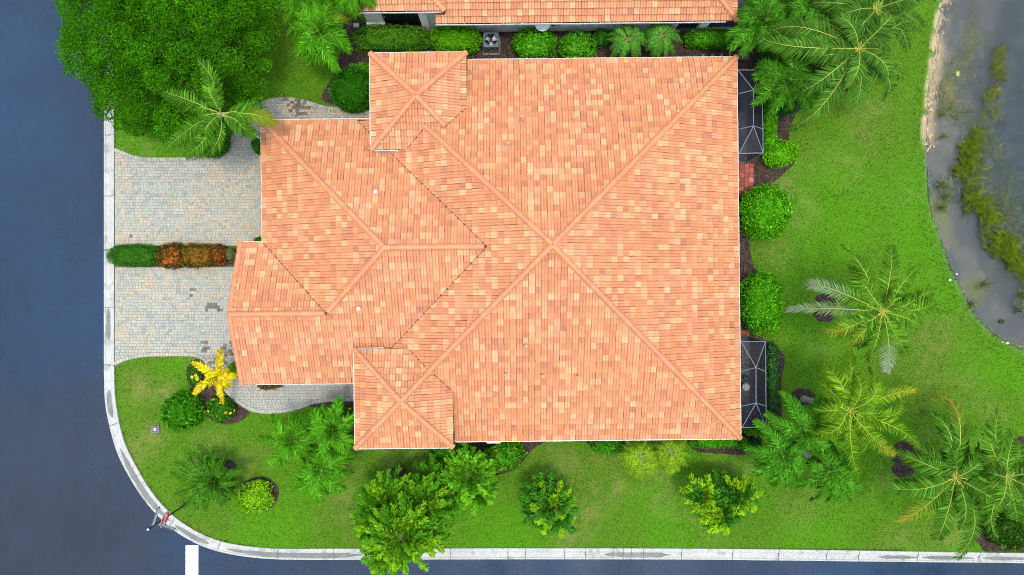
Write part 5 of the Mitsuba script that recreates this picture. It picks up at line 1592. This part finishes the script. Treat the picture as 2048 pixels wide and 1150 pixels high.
def weed_thing(label, line, n, col, **k_):
    k = fast_numbered('water_weed')
    labels[k] = {'label': label, 'category': 'water plant', 'kind': 'stuff'}
    weeds(k, line, 0, n, col, **k_)


weed_thing('olive band of water weed curving through the pond', [(1955, 265, 10), (1940, 310, 26), (1938, 350, 30), (1950, 400, 32), (1975, 440, 30), (2000, 480, 30), (2030, 520, 34), (2060, 555, 34)], 2000, (0.066, 0.105, 0.007), lo=.2, hi=.6, lie=.3)
weed_thing('pale stringy weed fringing the olive band', [(1990, 200, 22), (1975, 260, 26), (1985, 320, 34), (2000, 370, 34), (2030, 420, 36), (2060, 470, 36)], 750, (0.075, 0.10, 0.045), lo=.2, hi=.6, lie=1, w=.014)
weed_thing('upper tongue of yellowish weed near the top of the pond', [(2003, 100, 10), (1998, 125, 15), (1990, 160, 14), (1982, 195, 13), (1975, 235, 14)], 600, (0.075, 0.09, 0.02), lo=.12, hi=.4, lie=.7)
weed_thing('thin loose weed floating between shore and band', [(1920, 30, 30), (1940, 85, 20), (1920, 150, 30), (1935, 210, 40), (1925, 270, 40)], 900, (0.13, 0.14, 0.07), lo=.15, hi=.5, lie=1, w=.008)
weed_thing('pale algae patch close to the sandy shore', [(1895, 165, 14), (1900, 185, 16), (1890, 200, 18)], 700, (0.15, 0.15, 0.07), lo=.08, hi=.25, lie=1, w=.014)
for i, (px, py, r, n) in enumerate([(1884, 275, 12, 26), (1880, 228, 16, 30), (1900, 215, 12, 16), (1883, 372, 18, 40), (1890, 395, 16, 36), (1880, 415, 16, 36), (1965, 570, 18, 30), (2040, 590, 22, 40), (1940, 610, 12, 24), (2035, 620, 16, 24), (1910, 235, 10, 12), (1935, 225, 8, 12)]):
    lab = ['lone green reed tuft close to shore above the middle', 'brown and green reed tuft nearest the sandy shore', 'reed tuft just right of the shore tuft by the algae', 'uppermost reed tuft where the bank turns', 'middle reed tuft where the bank turns', 'lowest reed tuft where the bank turns, against the grass', 'thin reeds below the olive band', 'wide thin reeds at the right edge below the band', 'small reeds along the lower bank', 'second thin reeds at the right edge, below the wide ones', 'sparse reeds floating left of the pale weed', 'tiny reeds left of the pale weed'][i]
    k = thing('reed_tuft', lab, 'reeds', 'reed tufts in the pond')
    rg = np.random.default_rng(500 + i)
    c = P(px, py, WATER_Z)
    mb = MB()
    for j in range(n):
        a, L = rg.uniform(0, 6.28), r * H / F * rg.uniform(.5, 1.2)
        d, s = np.array([math.cos(a), math.sin(a), 0]), np.array([-math.sin(a), math.cos(a), 0]) * .014
        o = c + np.append(rg.normal(0, .06, 2), -.1)
        m_, e = o + d * L * .5 + [0, 0, .32 + .2 * rg.random()], o + d * L + [0, 0, .2 + .3 * rg.random()]
        mb.add([o - s, o + s, m_ + s, m_ - s, e], [[0, 1, 2], [0, 2, 3], [3, 2, 4]], np.array([(.10, .17, .02), (.16, .17, .04), (.05, .05, .02)][rg.choice(3, p=[.55, .3, .15])]) * rg.uniform(.7, 1.3))
    mb.put(k, 'leaf')
k = thing('lily_pad', 'single yellow green lily pad off the sandy shore', 'lily pad')
c = P(1916, 147, WATER_Z + .012)
a = np.linspace(0.25, 2 * np.pi - 0.25, 18)
v = np.vstack([c, np.column_stack([c[0] + .11 * np.cos(a), c[1] + .15 * np.sin(a), np.full(18, c[2]) + .01 * np.sin(3 * a)])])
MB().add(np.vstack([v, v - [0, 0, .006]]), np.vstack([[[0, i, i + 1] for i in range(1, 18)], [[19, 20 + i, 19 + i] for i in range(1, 18)]]), (.30, .38, .05)).put(k, 'stalk')
k = thing('turtle', 'small dark turtle floating near the lower bank', 'turtle')
c = P(2002, 643, WATER_Z)
m = trimesh.creation.icosphere(3)
m.vertices = m.vertices * [.16, .13, .075] + c + [0, 0, .015]
MB().mesh(m, (.012, .014, .012)).put(part(k, 'shell'), 'rock', smooth=True)
m = trimesh.creation.icosphere(2)
m.vertices = m.vertices * [.05, .035, .032] + c + [.17, .05, .02]
MB().mesh(m, (.03, .035, .02)).put(part(k, 'head'), 'rock', smooth=True)
for i, (px, py, r, lab) in enumerate([(2013, 686, .09, 'larger pale stone at the lower bank'), (2004, 684, .05, 'tiny pale stone beside the larger one at the lower bank'), (1894, 560, .08, 'pale stone on the grass above the bank'), (1912, 548, .07, 'white scrap of stone at the water edge')]):
    k = thing('stone', lab, 'stone')
    m = trimesh.creation.icosphere(2)
    m.vertices = m.vertices * [r, r * .75, r * .5] * (1 + .2 * (noise(m.vertices * 2 + i) - .5))[:, None] + P(px, py, WATER_Z) + [0, 0, .06 + .2 * (i == 2)]
    MB().mesh(m, (.42, .43, .42)).put(k, 'rock', smooth=True)
# sandy lumps along the upper shore
k = struct('shore_sand')
mb = MB()
for i in range(480):
    t = WR.uniform(0.06, 0.46)
    q = np.array(shore_line.interpolate(t * shore_line.length).coords[0]) + WR.normal(0, .20, 2) + [0.05, 0]
    if 575 - q[1] * F / H > 300:
        continue
    m = trimesh.creation.icosphere(1)
    s = WR.uniform(.018, .065)
    mb.add(m.vertices * [s, s * WR.uniform(.7, 1.5), s * .35] + np.append(q, WATER_Z + .02), m.faces, np.array([.33, .262, .17]) * WR.uniform(.7, 1.15))
mb.put(k, 'rock', smooth=True)
labels[k] = {'kind': 'structure'}

# ------------------------------------------------------------------ grass blades and mulch chips
houses = shapely.union_all([walls] + [r.foot.buffer(-.4) for r in (tn, ts, n_main, n_bay)])
no_grass = shapely.union_all([all_beds, paved.buffer(0.0), houses, lake.buffer(-0.06), pr, sbox(*P(1470, 900)[:2], *P(1500, 120)[:2])])
grassy = lawn_area.intersection(sbox(-24, -16.5, 29.5, 16.8)).difference(no_grass).buffer(0)
GN = 520000
gxp, gyp = GR.uniform(-23.5, 29.3, GN), GR.uniform(-16.2, 16.6, GN)
shapely.prepare(grassy)
ok = shapely.contains_xy(grassy, gxp, gyp)
gxp, gyp = gxp[ok], gyp[ok]
n = len(gxp)
zb, dist = land_height(gxp, gyp)
sandy = np.clip((0.55 - np.abs(dist + 0.1)) / 0.3, 0, 1) * (575 - gyp * F / H < 300) > 0.35
keep = ~sandy
gxp, gyp, zb, dist = gxp[keep], gyp[keep], zb[keep], dist[keep]
n = len(gxp)
a = GR.uniform(0, 2 * np.pi, n)
tall = 1 + 0.5 * (dist < 0.9) * GR.random(n)
ln = GR.uniform(0.05, 0.11, n) * tall
d = np.column_stack([np.cos(a), np.sin(a), 0 * a])
s = np.column_stack([-np.sin(a), np.cos(a), 0 * a]) * GR.uniform(0.010, 0.020, n)[:, None]
b = np.column_stack([gxp, gyp, zb - 0.01])
e = b + d * (ln * GR.uniform(0.3, 1.0, n))[:, None] + np.column_stack([0 * a, 0 * a, ln * GR.uniform(0.45, 0.95, n)])
clump = noise(np.column_stack([gxp * 7, gyp * 7, 0 * gxp])) + noise(np.column_stack([gxp * 3, gyp * 3, 0 * gxp + 7]))
gc = grass_color(gxp, gyp, GR) * GR.lognormal(0, 0.34, (n, 1)) * (0.45 + 0.55 * clump)[:, None] * (1 + 0.10 * GR.normal(0, 1, (n, 3)))
dry = GR.random(n) < 0.05 + 0.25 * straw(gxp, gyp)
gc[dry] = np.array([0.21, 0.19, 0.075]) * GR.uniform(.7, 1.3, (int(dry.sum()), 1))
kk = fast_numbered('grass')
labels[kk] = {'label': 'short mown grass covering the lawns round the house', 'category': 'grass', 'kind': 'stuff'}
MB().add(np.stack([b - s, b + s, e], 1).reshape(-1, 3), np.arange(3 * n).reshape(-1, 3), np.repeat(np.clip(gc, .002, .6), 3, 0)).put(kk, 'grass_blade')

CH = np.random.default_rng(12)
vis_beds = all_beds.difference(walls.buffer(-0.2)).buffer(-0.01)
x0, y0, x1, y1 = vis_beds.bounds
cx, cy = CH.uniform(x0, x1, 420000), CH.uniform(y0, y1, 420000)
shapely.prepare(vis_beds)
ok = shapely.contains_xy(vis_beds, cx, cy)
cx, cy = cx[ok][:42000], cy[ok][:42000]
n = len(cx)
a, tl = CH.uniform(0, 2 * np.pi, n), CH.normal(0, .35, n)
d = np.column_stack([np.cos(a), np.sin(a), tl])
s = np.column_stack([-np.sin(a), np.cos(a), CH.normal(0, .4, n)])
L, W = CH.uniform(.025, .07, n)[:, None], CH.uniform(.008, .02, n)[:, None]
c = np.column_stack([cx, cy, 0.088 + CH.uniform(0, .03, n)])
v = np.stack([c - d * L - s * W, c + d * L - s * W, c + d * L + s * W, c - d * L + s * W], 1)
k4 = np.arange(n)[:, None] * 4
warm = np.array([(.035, .024, .020), (.075, .048, .040), (.115, .085, .075), (.02, .015, .014)])
kk = fast_numbered('mulch_chips')
labels[kk] = {'label': 'loose dark bark chips spread over the planting beds', 'category': 'mulch', 'kind': 'stuff'}
MB().add(v.reshape(-1, 3), np.vstack([k4 + [0, 1, 2], k4 + [0, 2, 3]]), np.repeat(warm[CH.choice(4, n, p=[.4, .28, .1, .22])] * CH.uniform(.7, 1.3, (n, 1)), 4, 0)).put(kk, 'chip')
